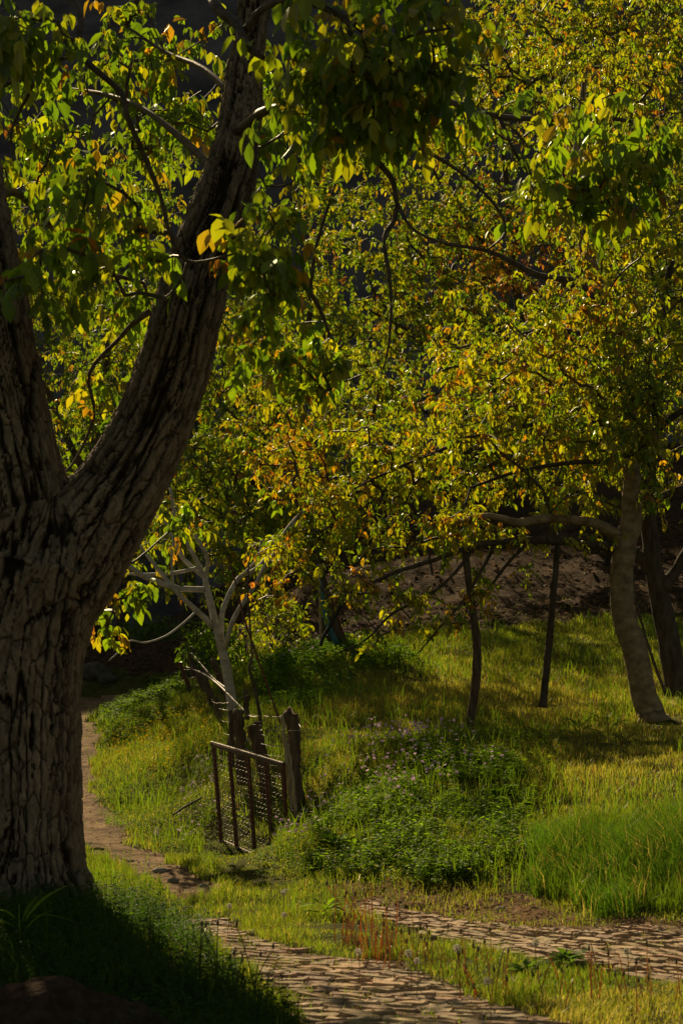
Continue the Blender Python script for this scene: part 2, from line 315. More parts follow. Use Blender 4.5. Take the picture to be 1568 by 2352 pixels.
# paving: rows of worn stones
def paving(poly, ang, name, seed, w0=.088):
    r = np.random.default_rng(seed); pts = np.array(poly); c = pts.mean(0); ex = np.abs(pts - c).max() + 1
    u = np.array([math.cos(ang), math.sin(ang)]); w = np.array([-u[1], u[0]]); mb = MB(); k = -ex
    while k < ex:
        rw = w0 * r.uniform(.92, 1.08); s = -ex + r.uniform(0, .2)
        while s < ex:
            L = r.uniform(.11, .20); p = c + u * (s + L / 2) + w * k
            p = p + w * .10 * math.sin(s * .7)
            if 7.4 < p[1] < 15 and inpoly(np.array([p[0]]), np.array([p[1]]), poly)[0] and fbm(p[0] * 1.8, p[1] * 1.8, 0, 2, 50) < .46 and r.uniform() < .97:
                m = 12; a = np.arange(m) / m * 2 * math.pi; ca = np.cos(a); sa = np.sin(a); e = 5
                ux = np.sign(ca) * np.abs(ca) ** (2 / e) * (L / 2 - .001); wx = np.sign(sa) * np.abs(sa) ** (2 / e) * (rw / 2 - r.uniform(.005, .016))
                ux = ux * (1 + .035 * r.standard_normal(m)); wx = wx * (1 + .07 * r.standard_normal(m))
                a2 = r.normal(0, .025); U = u * math.cos(a2) + w * math.sin(a2); W = -u * math.sin(a2) + w * math.cos(a2)
                z0 = float(H(p[0], p[1])) ; h = r.uniform(.003, .010); tl = r.normal(0, .05, 2); V = []
                for sc, zz in ((1.0, -.06), (1.0, h * .55), (.965, h * .92), (.88, h)):
                    q = p[None] + (ux * sc)[:, None] * U + (wx * sc)[:, None] * W
                    V.append(np.concatenate([q, (z0 + zz + (ux * tl[0] + wx * tl[1]) * (zz > 0) + .003 * r.standard_normal(m))[:, None]], 1))
                V.append(np.array([[p[0], p[1], z0 + h]])); V = np.concatenate(V)
                i = np.arange(3)[:, None] * m; j = np.arange(m)[None]; j2 = (j + 1) % m
                f4 = np.stack([i + j, i + j2, i + m + j2, i + m + j], -1).reshape(-1, 4); jj = np.arange(m)
                f3 = np.stack([3 * m + jj, 3 * m + (jj + 1) % m, np.full(m, 4 * m)], -1)
                g = r.uniform(.7, 1.15); mb.add2(V, f3, f4, (np.array([.47, .355, .235]) * g * (1 + r.normal(0, .04, 3))))
            s += L
        k += rw
    o = mb.build(name, M['cobble'], smooth=False); return tag(o, kind='structure')
paving(NEAR, math.radians(-14), 'road_paving', 1)
paving(FARP, math.radians(-46), 'road_paving', 2)

# ------------------------------------------------------------------ grass
def blades(mb, x, y, h, w, lean, col, bend=None, z=None, r=rng):
    n = len(x); z0 = (H(x, y) - .015) if z is None else z
    a = r.uniform(0, 2 * math.pi, n); side = np.stack([np.cos(a), np.sin(a), np.zeros(n)], -1)
    a2 = r.uniform(0, 2 * math.pi, n); ld = np.stack([np.cos(a2), np.sin(a2), np.zeros(n)], -1) * (lean * r.uniform(.2, 1, n))[:, None]
    if bend is not None: ld = ld + bend
    B = np.stack([x, y, z0], -1); up = np.array([0, 0, 1.0]); hh = h[:, None]; ww = w[:, None] * .5 * side
    m = B + (up * .55 + ld * .28) * hh; t = B + (up * .92 * (1 - .25 * np.linalg.norm(ld, axis=1)[:, None]) + ld) * hh
    V = np.stack([B - ww, B + ww, m - ww * .8, m + ww * .8, t], 1).reshape(-1, 3); i = np.arange(n)[:, None] * 5
    n0 = mb.n; mb.add(V, i + np.array([[0, 1, 3, 2]]), col)
    mb.f3.append(i + np.array([[2, 3, 4]]) + n0); mb.c3.append(col)
def pick(x, y, n): return None
def scatter(n, y0, y1, power=1.6, marg=1.0, r=rng):
    """positions in the visible wedge (and a margin beside it) with density falling as y**-power"""
    out = []; tot = 0
    while tot < n:
        y = r.uniform(y0, y1, n * 2); x = r.uniform(-1, 1, n * 2) * (.18 * y + marg)
        k = r.uniform(0, 1, n * 2) < (y / y0) ** (-power) * ((.18 * y + marg) / (.18 * y1 + marg))
        if not k.any(): continue
        out.append(np.stack([x[k], y[k]])); tot += k.sum()
    o = np.concatenate(out, 1)[:, :n]; return o[0], o[1]
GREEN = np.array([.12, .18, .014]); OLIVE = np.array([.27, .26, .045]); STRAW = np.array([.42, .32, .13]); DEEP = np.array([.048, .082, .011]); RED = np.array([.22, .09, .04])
def grasscol(x, y, n, r=rng):
    p = fbm(x * .8, y * .5, 0, 4, 20) * .5 + .5; q = r.uniform(0, 1, n)
    meadow = 1.15 * sst(-.8, .3, x) * sst(14, 17, y) * (1 - sst(25, 28, y))
    dryR = inpoly(x, y, DRY)
    t = np.clip(p * 1.3 - .22 + meadow * .42 + dryR * .5 + r.normal(0, .17, n), 0, 1)[:, None]
    c = GREEN * (1 - t) + OLIVE * t
    st = (q < .05 + .10 * meadow + .3 * dryR)[:, None]; c = np.where(st, STRAW, c)
    rd = (r.uniform(0, 1, n) < .03 + .06 * meadow)[:, None]; c = np.where(rd, RED, c)
    tl = inpoly(x, y, TALL)[:, None]; c = np.where(tl, GREEN * .95, c)
    return c * r.uniform(.65, 1.35, (n, 1))
SHORT = region([(470, 1905), (520, 1880), (620, 1930), (640, 1990), (600, 2030), (520, 2010), (470, 1970)])
DRY = region([(1080, 2352), (1300, 2290), (1568, 2260), (1700, 2300), (1700, 2450), (1000, 2450)])
mb = MB()
x, y = scatter(470000, 8.0, 36, 1.55)
k = rng.uniform(0, 1, len(x)) > bare(x, y); k &= ~(inpoly(x, y, DARKW) & (rng.uniform(0, 1, len(x)) < .3)); x = x[k]; y = y[k]; n = len(x)
tuft = fbm(x * 3.5, y * 3.5, 0, 3, 22)
h = np.clip(.085 + .07 * fbm(x * 1.1, y * 1.1, 0, 3, 21) + .06 * tuft, .03, .3) * rng.uniform(.55, 1.35, n)
h *= np.where(inpoly(x, y, TALL), 2.3, 1.0); h *= np.where(y < 13.3, .72, 1.0); h *= 1 + .5 * sst(20, 30, y)
bd = bare(x, y); h *= np.where(bd > .5, .5, 1.0); h *= np.where(inpoly(x, y, SHORT), .42, 1.0)
w = rng.uniform(.0025, .006, n) * np.maximum(1, y / 13)
blades(mb, x, y, h, w, np.full(n, .55), grasscol(x, y, n))
tag(mb.build('grass', M['grass']), kind='stuff', cat='grass', label='short green and straw coloured grass over the meadow, bank and verge')
# tall bright tussock on the right bank
mb = MB(); bx = np.array(TALL); n = 15000; x = rng.uniform(bx[:, 0].min(), bx[:, 0].max() , n); y = rng.uniform(bx[:, 1].min(), bx[:, 1].max(), n)
k = mask(x, y, TALL, .35, 2.5); x = x[k]; y = y[k]; n = len(x)
cc = np.where((rng.uniform(0, 1, n) < .14)[:, None], STRAW * .8, GREEN * np.array([.62, .82, 1]) * (1 + .5 * fbm(x * 3, y * 3, 0, 2, 4))[:, None]) * rng.uniform(.5, 1.3, (n, 1))
blades(mb, x, y, rng.uniform(.12, .30, n) * (1 + .5 * fbm(x * 2, y * 2, 0, 2, 5)), rng.uniform(.003, .006, n), np.full(n, .6), cc, bend=np.array([-.22, -.15, 0]))
tag(mb.build('tall_grass', M['grass']), kind='stuff', cat='grass', label='long bright green grass leaning over the right bank')
# tall blades scattered on the meadow and behind the fence
mb = MB(); x, y = scatter(26000, 12.5, 33, 1.0); k = (bare(x, y) < .5) & (fbm(x * .9, y * .9, 0, 3, 24) > .02) & ~inpoly(x, y, SHORT); x = x[k]; y = y[k]; n = len(x)
blades(mb, x, y, rng.uniform(.15, .34, n), rng.uniform(.004, .009, n) * np.maximum(1, y / 15), np.full(n, .5), GREEN * rng.uniform(.7, 1.4, (n, 1)))
tag(mb.build('meadow_grass', M['grass']), kind='stuff', cat='grass', label='longer green grass blades rising in drifts from the meadow')

# ------------------------------------------------------------------ leaves
def leaves(mb, B, D, N, L, W, col, curl=.25, fold=.25, fine=False):
    """leaf blades: base, direction, normal, length, width, colour"""
    D = nrm(D); S = nrm(np.cross(D, N)); N = np.cross(S, D); n = len(B); L = L[:, None]; W = W[:, None]
    def pt(u, v): return B + D * L * u + S * W * v + N * (abs(v) * fold * W - curl * L * u * u)
    if fine:
        prof = [(.16, .27), (.4, .5), (.62, .46), (.84, .22)]
        V = [pt(0, 0)]
        for u, hw in prof: V += [pt(u, -hw), pt(u, 0), pt(u, hw)]
        V.append(pt(1, 0)); nv = len(V); V = np.stack(V, 1).reshape(-1, 3); i = np.arange(n)[:, None] * nv
        n0 = mb.n; q = []
        for s in range(3):
            a = 1 + 3 * s; q += [(a, a + 3, a + 4, a + 1), (a + 1, a + 4, a + 5, a + 2)]
        q = np.array(q); t = np.array([(0, 1, 2), (0, 2, 3), (10, 13, 11), (11, 13, 12)])
        mb.add(V, (i[:, None, :] + q[None]).reshape(-1, 4), np.repeat(col, len(q), 0))
        mb.f3.append((i[:, None, :] + t[None]).reshape(-1, 3) + n0); mb.c3.append(np.repeat(col, len(t), 0))
    else:
        V = np.stack([pt(0, 0), pt(.32, -.46), pt(.7, -.36), pt(.5, 0), pt(.7, .36), pt(.32, .46), pt(1, 0)], 1).reshape(-1, 3); i = np.arange(n)[:, None] * 7
        t = np.array([(0, 3, 1), (1, 3, 2), (2, 3, 6), (3, 4, 6), (3, 5, 4), (0, 5, 3)])
        mb.add(V, (i[:, None, :] + t[None]).reshape(-1, 3), np.repeat(col, len(t), 0))
def compound(mb, B, R, L, col, r, fine=False, nl=5, hang=.75, wr=.50):
    """walnut leaves: a rachis from B along R with nl drooping leaflets of length L"""
    n = len(B); R = nrm(R); side = nrm(np.cross(R, np.array([0, 0, 1.0])) + 1e-6); rl = (L * 1.5)
    pos = [(1.0, 0), (.72, 1), (.72, -1), (.42, 1), (.42, -1), (.2, 1), (.2, -1)][:nl]
    for u, sd in pos:
        b = B + R * (rl * u)[:, None] + np.array([0, 0, -1.0]) * (rl * u * u * .3)[:, None]
        d = R * (.55 if sd == 0 else .25) + side * (sd * .55) + np.array([0, 0, -1.0]) * (hang * r.uniform(.5, 1.6, (n, 1))) + r.normal(0, .28, (n, 3))
        nn = nrm(np.array([0, 0, 1.0]) + R * .5 + r.normal(0, .45, (n, 3)))
        l = L * (1.12 if sd == 0 else (.95 if u > .5 else .72)) * r.uniform(.75, 1.2, n)
        leaves(mb, b, d, nn, l, l * wr * r.uniform(.8, 1.2, n), col * r.uniform(.8, 1.2, (n, 1)), curl=.22, fold=r.uniform(.1, .4), fine=fine)
LG = np.array([.105, .145, .010]); LY = np.array([.222, .190, .012]); LO = np.array([.27, .125, .016]); LR = np.array([.26, .075, .020]); LD = np.array([.06, .095, .012])
def palette(n, r, w):
    """w = weights of green, yellow-green, orange, red, deep green"""
    w = np.array(w, float); w /= w.sum(); k = r.choice(5, n, p=w); c = np.stack([LG, LY, LO, LR, LD])[k]
    k2 = r.choice(5, n, p=w); c2 = np.stack([LG, LY, LO, LR, LD])[k2]; t = r.uniform(0, .5, (n, 1)); return c * (1 - t) + c2 * t

# ------------------------------------------------------------------ trees
class Tree:
    def __init__(s, seed): s.r = np.random.default_rng(seed); s.N = np.zeros((0, 3)); s.par = []; s.rad0 = []; s.lim = []; s.chains = []; s.seed = seed
    def limb(s, pts, k=12, n=5, px=True, rmin=0):
        """explicit limb: rows (px, py, D, radius px)"""
        q = []
        for a in pts:
            p = P(a[0], a[1], a[2]) if px else np.array(a[:3]); q.append((*p, a[3] / F * a[2] if px else a[3]))
        q = smoothline(q, n); pts3 = q[:, :3].copy(); m = len(q)
        wob = q[:, 3:4] * .10; pts3 += wob * np.stack([vnoise(np.arange(m) * .6, s.seed + len(s.lim), 0, j) for j in range(3)], 1)
        s.lim.append((pts3, q[:, 3], k)); b = len(s.N); s.N = np.concatenate([s.N, pts3]); s.par += [b + i - 1 if i else -1 for i in range(m)]; s.rad0 += list(q[:, 3]); return pts3
    def grow(s, tips, seg=.22, wob=.10, rise=.10, rtip=.0028, pw=.40, zpen=.5, rmax=.05):
        r = s.r; base = s.N.copy(); nb = len(base)
        tips = np.asarray(tips); d0 = np.array([np.min(((base - t) ** 2).sum(1)) for t in tips]); tips = tips[np.argsort(d0)]
        cap = nb + int(len(tips) * 14) + 1000; NN = np.zeros((cap, 3)); NN[:nb] = base; n = nb; par = list(s.par); new = []
        for t in tips:
            dv = t - NN[:n]; c = np.sqrt((dv ** 2).sum(1)) + zpen * np.maximum(0, -dv[:, 2])
            i = int(np.argmin(c)); p0 = NN[i]; d = np.linalg.norm(t - p0); m = max(2, min(12, int(d / seg)))
            tt = np.arange(1, m + 1) / m; line = p0[None] + (t - p0)[None] * tt[:, None]
            bow = nrm(r.normal(0, 1, 3)) * wob * d + np.array([0, 0, rise * d])
            line = line + np.sin(math.pi * tt)[:, None] * bow + r.normal(0, .035 * min(1, d), (m, 3)) * np.sin(math.pi * tt * .98)[:, None]
            if n + m > cap: break
            NN[n:n + m] = line; ch = [i]
            for j in range(m): par.append(i if j == 0 else n + j - 1); ch.append(n + j)
            new.append(ch); n += m
        s.N = NN[:n]; s.par = par; cnt = np.zeros(n); 
        for ch in new: cnt[ch[-1]] += 1
        for i in range(n - 1, nb - 1, -1):
            if par[i] >= 0: cnt[par[i]] += cnt[i]
        rad = np.minimum(rtip * np.maximum(cnt, 1) ** pw * 1.15, rmax); s.rad = rad; s.chains = new; s.nb = nb; s.tips = [ch[-1] for ch in new]
    def wood(s, name, mat, parent, smooth=True, rough=.03, first=0, other='limb', mat2=None, n2=99):
        for i, (p, ra, k) in enumerate(s.lim):
            if i >= first: mb = MB(); mb.tube(p, ra, k, rough=rough, seed=s.seed + i); mb.build(name if i == 0 else other, mat2 if i >= n2 and mat2 else mat, parent, smooth)
    def twigs(s, name, mat, parent, k=4):
        root = {}; groups = {}
        for ch in s.chains:
            g = ch[0] if ch[0] < s.nb else root[ch[0]]
            for n_ in ch[1:]: root[n_] = g
            groups.setdefault(g, []).append(ch)
        gs = sorted(groups.values(), key=lambda q: -len(q)); rest = MB()
        for i, gr in enumerate(gs):
            mb = MB() if i < 90 else rest
            for ch in gr:
                rr = s.rad[ch].copy(); rr[0] = rr[1]; mb.tube(s.N[ch], rr * np.linspace(1.1, .85, len(ch)), 5 if rr[0] > .012 else k, cap=False)
            if i < 90: mb.build(name, mat, parent, True)
        if rest.v: tag(rest.build(name, mat, parent, True), kind='stuff')
    def crown(s, name, mat, parent, per=5, L=.075, pal=(5, 3, 1, .4, 1), fine=False, nl=5, spread=.10, hang=.75, palfn=None, back=4):
        r = s.r; mb = MB(); B = []; R = []
        for ch in s.chains:
            m = len(ch); q = s.N[ch]
            for i in range(per):
                f = m - 1 - min(back, m - 1) * r.uniform(0, 1) ** 1.5; a = int(f); t = f - a; b = min(a + 1, m - 1)
                p = q[a] * (1 - t) + q[b] * t; B.append(p)
                d = q[-1] - q[max(0, m - 3)]; R.append(nrm(nrm(d) * .5 + r.normal(0, .7, 3) + np.array([0, 0, .15])))
        B = np.array(B); R = np.array(R); n = len(B); Lc = L * r.uniform(.45, 1.35, n)
        col = palette(n, r, pal) if palfn is None else palfn(B, n, r)
        compound(mb, B, R, Lc, col, r, fine, nl, hang); return mb.build(name, mat, parent)
def blob(r, n, px, py, D, rx, ry, rd, hollow=.35):
    v = nrm(r.normal(0, 1, (n, 3))) * (r.uniform(hollow ** 3, 1, (n, 1)) ** (1 / 3)); c = P(px, py, D); k = D / F
    o = c + v * np.array([rx * k, rd, ry * k])
    if D > 20: o = o[fbm(o[:, 0] * 1.1, o[:, 1] * 1.1, o[:, 2] * 1.5, 2, 17) > -.36]
    return o

# ------------------------------------------------------------------ the big walnut
WG = empty('walnut_tree', G(45, 2150) if False else Vector((-1.97, 12.35, float(H(-1.97, 12.35)))), 'huge dark walnut with deeply fissured forked trunk filling the left side', 'tree')
T = Tree(3); DA = 12.35
stem = [(10, 2330, DA, 250), (15, 2230, DA, 225), (25, 2120, DA, 195), (33, 2000, DA, 168), (38, 1880, DA, 154), (40, 1700, DA, 148), (48, 1520, DA, 148), (62, 1400, DA, 158), (85, 1290, DA, 172)]
leftl = [(62, 1400, DA, 140), (60, 1280, DA, 132), (45, 1150, DA, 120), (15, 1000, DA, 112), (-12, 850, DA, 105), (-32, 700, DA, 98), (-62, 500, DA + .1, 86), (-88, 320, DA + .2, 80), (-112, 100, DA + .4, 72), (-135, -150, DA + .6, 62)]
rightl = [(95, 1380, DA, 130), (160, 1290, DA, 128), (230, 1185, DA, 112), (285, 1100, DA, 100), (345, 990, DA, 92), (395, 860, DA, 86), (428, 730, DA, 80), (458, 620, DA + .1, 76), (505, 480, DA + .2, 70), (545, 320, DA + .3, 54), (565, 150, DA + .4, 45), (585, 0, DA + .5, 38), (600, -150, DA + .6, 38), (640, -400, DA + .8, 32)]
mb = MB(); cl = []
for ln in (stem, leftl, rightl):
    q = smoothline([(*P(a[0], a[1], a[2]), a[3] / F * a[2]) for a in ln], 6)
    mb.tube(q[:, :3], q[:, 3], 40, c=(1, 1, 1)); cl.append(q)
# root flare
for a0 in (200, 245, 290, 335, 20, 150):
    t = math.radians(a0); c0 = P(25, 2120, DA); d = np.array([math.cos(t), math.sin(t), 0])
    mb.tube(np.array([c0 + d * .25 + [0, 0, .35], c0 + d * .46 + [0, 0, .02], c0 + d * .62 - [0, 0, .14], c0 + d * .85 - [0, 0, .3]]), [.2, .17, .12, .08], 12)
src = mb.data('trunk', M['bigbark'], True)
tmp = bpy.data.objects.new('trunk', src); C.objects.link(tmp)
md = tmp.modifiers.new('r', 'REMESH'); md.mode = 'VOXEL'; md.voxel_size = .0095
ms = tmp.modifiers.new('s', 'SMOOTH'); ms.iterations = 12; ms.factor = .5
dg = bpy.context.evaluated_depsgraph_get(); me = bpy.data.meshes.new_from_object(tmp.evaluated_get(dg)); me.name = 'trunk'
bpy.data.objects.remove(tmp)
nv = len(me.vertices); co = np.empty(nv * 3, np.float32); me.vertices.foreach_get('co', co); co = co.reshape(-1, 3).astype(float)
no = np.empty(nv * 3, np.float32); me.vertices.foreach_get('normal', no); no = no.reshape(-1, 3).astype(float)
best = np.full(nv, 1e9); qx = np.zeros((nv, 3))
for li, q in enumerate(cl):
    S = np.concatenate([[0], np.cumsum(np.linalg.norm(np.diff(q[:, :3], axis=0), axis=1))])
    Tn = nrm(np.gradient(q[:, :3], axis=0)); U = nrm(np.cross(Tn, np.array([0, 1.0, 0]))); Wv = np.cross(Tn, U)
    bd_ = np.full(nv, 1e9); bi = np.zeros(nv, int)
    for i in range(len(q)):
        d = ((co - q[i, :3]) ** 2).sum(1) ; m = d < bd_; bd_[m] = d[m]; bi[m] = i
    dv = co - q[bi, :3]; along = (dv * Tn[bi]).sum(1); pr = dv - along[:, None] * Tn[bi]; rr = np.linalg.norm(pr, axis=1); sc = np.sqrt(bd_) / q[bi, 3] - .002 * li
    a = (pr * U[bi]).sum(1); b = (pr * Wv[bi]).sum(1); nr = (.30 + .5 * q[bi, 3]) / np.maximum(rr, .05)
    cand = np.stack([a * nr * .8 + li * 7, b * nr * .8, S[bi] + along + li * 3.3], 1)
    m = sc < best; best[m] = sc[m]; qx[m] = cand[m]
wx = qx[:, 0] + .022 * fbm(qx[:, 0] * 7, qx[:, 1] * 7, qx[:, 2] * 3.5, 3, 1); wy = qx[:, 1] + .022 * fbm(qx[:, 0] * 7, qx[:, 1] * 7, qx[:, 2] * 3.5, 3, 2); wz = qx[:, 2] + .05 * fbm(qx[:, 0] * 6, qx[:, 1] * 6, qx[:, 2] * 6, 2, 3)
n1 = vnoise(wx / .078, wy / .078, wz / .85, 1) + .16 * vnoise(wx / .022, wy / .022, wz / .09, 2); n2 = vnoise(wx / .055, wy / .055, wz / .55, 3) + .16 * vnoise(wx / .016, wy / .016, wz / .06, 4)
wid = .55 + .75 * sst(-.5, .6, fbm(qx[:, 0] * 6, qx[:, 1] * 6, qx[:, 2] * 3, 2, 31)); g1, g2, idc = worley(wx / .05, wy / .05, wz / .085, 7)
h1, h2, _ = worley(wx / .085 + .3 * n2, wy / .085, wz / .26 + .2 * n1, 13); thin = sst(.0, .07, h2 - h1); big = sst(.035, .14, np.minimum(np.abs(n1) / wid, np.abs(n2 + .1) / wid * 1.25)) * (.35 + .65 * thin); small = sst(.0, .09, g2 - g1)
dsp = -.036 * (1 - big) + .011 * (idc - .5) * big - .006 * (1 - small) * big + .004 * fbm(co[:, 0] * 40, co[:, 1] * 40, co[:, 2] * 26, 3, 9) + .018 * fbm(co[:, 0] * 3, co[:, 1] * 3, co[:, 2] * 2, 3, 12)
co2 = co + no * dsp[:, None]; org = np.array(WG.location)
me.vertices.foreach_set('co', (co2 - org).astype(np.float32).ravel())
plate = np.array([.215, .17, .13]) * (.75 + .5 * (fbm(co[:, 0] * 5, co[:, 1] * 5, co[:, 2] * 2, 3, 15)[:, None] * .5 + .5)) * (.85 + .3 * idc[:, None]); crk = np.array([.02, .014, .010])
cc = crk + (plate - crk) * (big * (.75 + .25 * small))[:, None]
at = me.attributes.new('Col', 'FLOAT_COLOR', 'POINT'); at.data.foreach_set('color', np.concatenate([cc, np.ones((nv, 1))], 1).astype(np.float32).ravel())
me.materials.clear(); me.materials.append(M['bigbark']); me.polygons.foreach_set('use_smooth', np.ones(len(me.polygons), bool)); me.update()
o = bpy.data.objects.new('trunk', me); C.objects.link(o); o.parent = WG
# hanging limbs of the walnut; coordinates read off the photo, each at its own depth
LB = [[(600, -150, 12.9, 20), (540, -90, 12.0, 17), (492, 0, 11.0, 14), (543, 56, 10.8, 12), (564, 103, 10.7, 10), (605, 133, 10.6, 6)],
      [(559, 76, 10.8, 9), (605, 20, 10.7, 9), (667, 0, 10.6, 9), (738, 15, 10.5, 8), (804, 58, 10.4, 8), (788, 131, 10.4, 7), (851, 173, 10.3, 5), (930, 160, 10.2, 3)],
      [(-112, 100, 12.7, 20), (-40, -60, 12.0, 16), (90, -50, 11.2, 12), (180, 20, 10.9, 9), (185, 123, 10.8, 8), (277, 210, 10.8, 7), (292, 267, 10.8, 6.5), (328, 349, 10.9, 6), (369, 451, 11.0, 5.5), (390, 533, 11.0, 5), (431, 600, 11.1, 4.5), (513, 590, 11.1, 3), (570, 570, 11.1, 2)],
      [(431, 600, 11.1, 4), (415, 646, 11.1, 3.5), (369, 697, 11.0, 2)],
      [(180, 100, 10.9, 7), (149, 133, 10.9, 6), (77, 169, 11, 5), (0, 200, 11, 5), (-80, 230, 11, 4)],
      [(87, 166, 11, 5), (67, 215, 11, 4.5), (46, 256, 11.1, 4), (26, 308, 11.1, 3.5), (31, 369, 11.1, 2.5)],
      [(548, 300, 12.5, 14), (620, 250, 11.8, 10), (720, 255, 11.2, 9), (800, 275, 11, 8), (835, 293, 10.9, 8), (866, 367, 10.9, 7), (903, 419, 10.9, 6.5), (908, 498, 10.9, 6), (882, 545, 10.9, 5), (893, 629, 10.9, 5), (898, 707, 10.9, 4), (893, 786, 10.9, 3), (880, 850, 10.9, 2)],
      [(908, 456, 10.9, 4), (945, 524, 10.9, 3.5), (1008, 555, 10.9, 3), (1050, 560, 10.9, 2)],
      [(640, -400, 13.1, 22), (760, -200, 13, 16), (880, 80, 13, 11), (1003, 215, 13, 8), (1071, 246, 13, 7.5), (1144, 267, 13, 7), (1270, 275, 13, 6), (1395, 272, 13, 5), (1500, 290, 13, 4), (1600, 310, 13, 3)],
      [(866, 340, 10.9, 6), (940, 335, 11.3, 5), (1013, 367, 11.5, 4.5), (1086, 419, 11.6, 4), (1144, 482, 11.6, 3.5), (1160, 534, 11.6, 3), (1123, 571, 11.6, 2)],
      [(1144, 267, 13, 5), (1200, 380, 12.9, 4), (1296, 456, 12.8, 3.5), (1375, 466, 12.8, 3.5), (1448, 429, 12.8, 3), (1479, 377, 12.8, 2.5)],
      [(458, 620, 12.9, 12), (380, 690, 13.3, 9), (310, 740, 13.6, 7), (275, 777, 13.8, 5), (205, 859, 14, 4.5), (217, 953, 14, 4), (176, 1052, 14, 3), (141, 1093, 14, 2)],
      [(520, 420, 13, 12), (430, 330, 13.6, 9), (330, 250, 14.3, 7), (230, 215, 15, 5), (120, 200, 15.6, 3)],
      [(560, 250, 13, 9), (470, 160, 13.8, 7), (380, 120, 14.5, 5), (290, 60, 15, 3)],
      [(-60, 500, 12.9, 16), (30, 440, 13.6, 11), (120, 520, 14.2, 8), (200, 610, 14.8, 6), (330, 650, 15.2, 4)],
      [(500, 640, 12.9, 14), (590, 600, 13.4, 9), (680, 640, 13.8, 7), (730, 700, 14, 5), (760, 780, 14, 3)],
      [(-30, 900, 12.6, 10), (60, 1180, 14.6, 7), (200, 1290, 17.6, 4), (290, 1300, 18.3, 3), (390, 1220, 19, 2)],
      [(200, 1290, 17.6, 3.5), (260, 1380, 17.8, 2.5), (245, 1440, 18, 2)],
      # the left side of the crown, out of view; carries leaf masses added for shade
      [(-112, 100, 12.7, 30), (-500, 0, 13.5, 22), (-900, -100, 14.5, 14), (-1300, -100, 15, 8)], [(-62, 500, 12.9, 26), (-450, 500, 14, 18), (-850, 450, 15, 10)],
      [(640, -400, 13.1, 30), (650, -900, 13.6, 22), (600, -1400, 14, 12)], [(-135, -150, 12.9, 40), (-200, -700, 13.5, 30), (-250, -1300, 14, 15)], [(-15, 950, 12.5, 20), (-400, 1000, 13.6, 12), (-700, 1000, 14, 6)]]
T = Tree(3); T.limb([rightl[i] for i in range(3, 14)], n=2); T.limb([leftl[i] for i in range(2, 10)], n=2)
for b in LB: T.limb(b, k=8, n=4)
r = T.r; tips = []
for a in [(60, 90, 10.6, 110, 90, .5, 26), (215, 440, 11, 110, 90, .5, 17), (120, 600, 11.3, 130, 110, .5, 17), (300, 600, 11.2, 120, 90, .4, 14), (590, 560, 11.2, 110, 110, .4, 17), (640, 640, 11.2, 60, 50, .3, 8),
          (850, 100, 10.6, 250, 130, .8, 88), (760, 240, 10.9, 170, 100, .6, 34), (960, 220, 10.6, 130, 90, .4, 26), (1350, 330, 12.9, 260, 130, .6, 46), (1250, 470, 12.9, 120, 70, .4, 14), (1450, 440, 12.8, 100, 100, .4, 18),
          (400, 180, 15.5, 260, 170, 1.5, 70), (250, 330, 16.0, 220, 140, 1.5, 50), (660, 330, 14.2, 150, 150, .8, 26), (640, 780, 13.8, 140, 110, .6, 26), (720, 850, 13.8, 90, 90, .5, 14), (200, 930, 14.2, 90, 160, .6, 5),
          (330, 720, 15.5, 180, 110, 1.0, 20), (60, 350, 14, 120, 200, .8, 26), (235, 1450, 18, 40, 35, .3, 7), (400, 1190, 19, 60, 40, .3, 7), (320, 1345, 17.8, 55, 35, .3, 9), (255, 1380, 17.8, 40, 30, .3, 4),
          (-450, 700, 14.2, 330, 420, 2.2, 330), (-300, 0, 14, 300, 400, 2, 120), (560, -480, 14.3, 480, 330, 2, 260), (-100, -900, 14, 500, 300, 2.5, 60), (-380, 1250, 13.6, 200, 250, 1.2, 120), (-260, 900, 13.2, 160, 260, 1.0, 170)]:  # this row: unseen leaf masses added to shade the lower left and top foliage
    tips.append(blob(r, a[6], *a[:6], hollow=.1))
tips = np.concatenate(tips); T.grow(tips, seg=.16, wob=.12, rise=.06, rtip=.0034, rmax=.02)
T.wood('trunk', M['twig'], WG, rough=.1, first=2)
T.twigs('branch', M['twig'], WG)
T.crown('crown', M['leaf'], WG, per=4, L=.100, pal=(5.5, 2.6, .4, .2, 3), fine=True, nl=5, hang=.95, back=3)
# catkins hanging from the twigs in view
cand = []
for ch in T.chains:
    p = T.N[ch[-1 - int(r.integers(0, min(3, len(ch))))]]; px = CX + p[0] / p[1] * F; py = HY - (p[2] - EYE) / p[1] * F
    if 0 < px < 1568 and 0 < py < 1200: cand.append(p)
for i in r.permutation(len(cand))[:48]:
    for j in range(2):
        p = cand[i] + r.normal(0, .012, 3); L = r.uniform(.07, .12); m = 16; t = np.linspace(0, 1, m); dx = r.normal(0, .012, 2)
        pts = p[None] + np.stack([dx[0] * t ** 2, dx[1] * t ** 2, -L * t], 1); rad = .0058 * (1 + .30 * np.where(np.arange(m) % 2, 1, -1)) * np.sin(np.clip(t * 1.1 + .12, 0, 1) * math.pi * .9 + .15)
        mb = MB(); mb.tube(pts, np.maximum(rad, .0012), 6, c=np.array([.12, .15, .03]) * r.uniform(.7, 1.2)); mb.build('catkin', M['stalk'], WG, True)

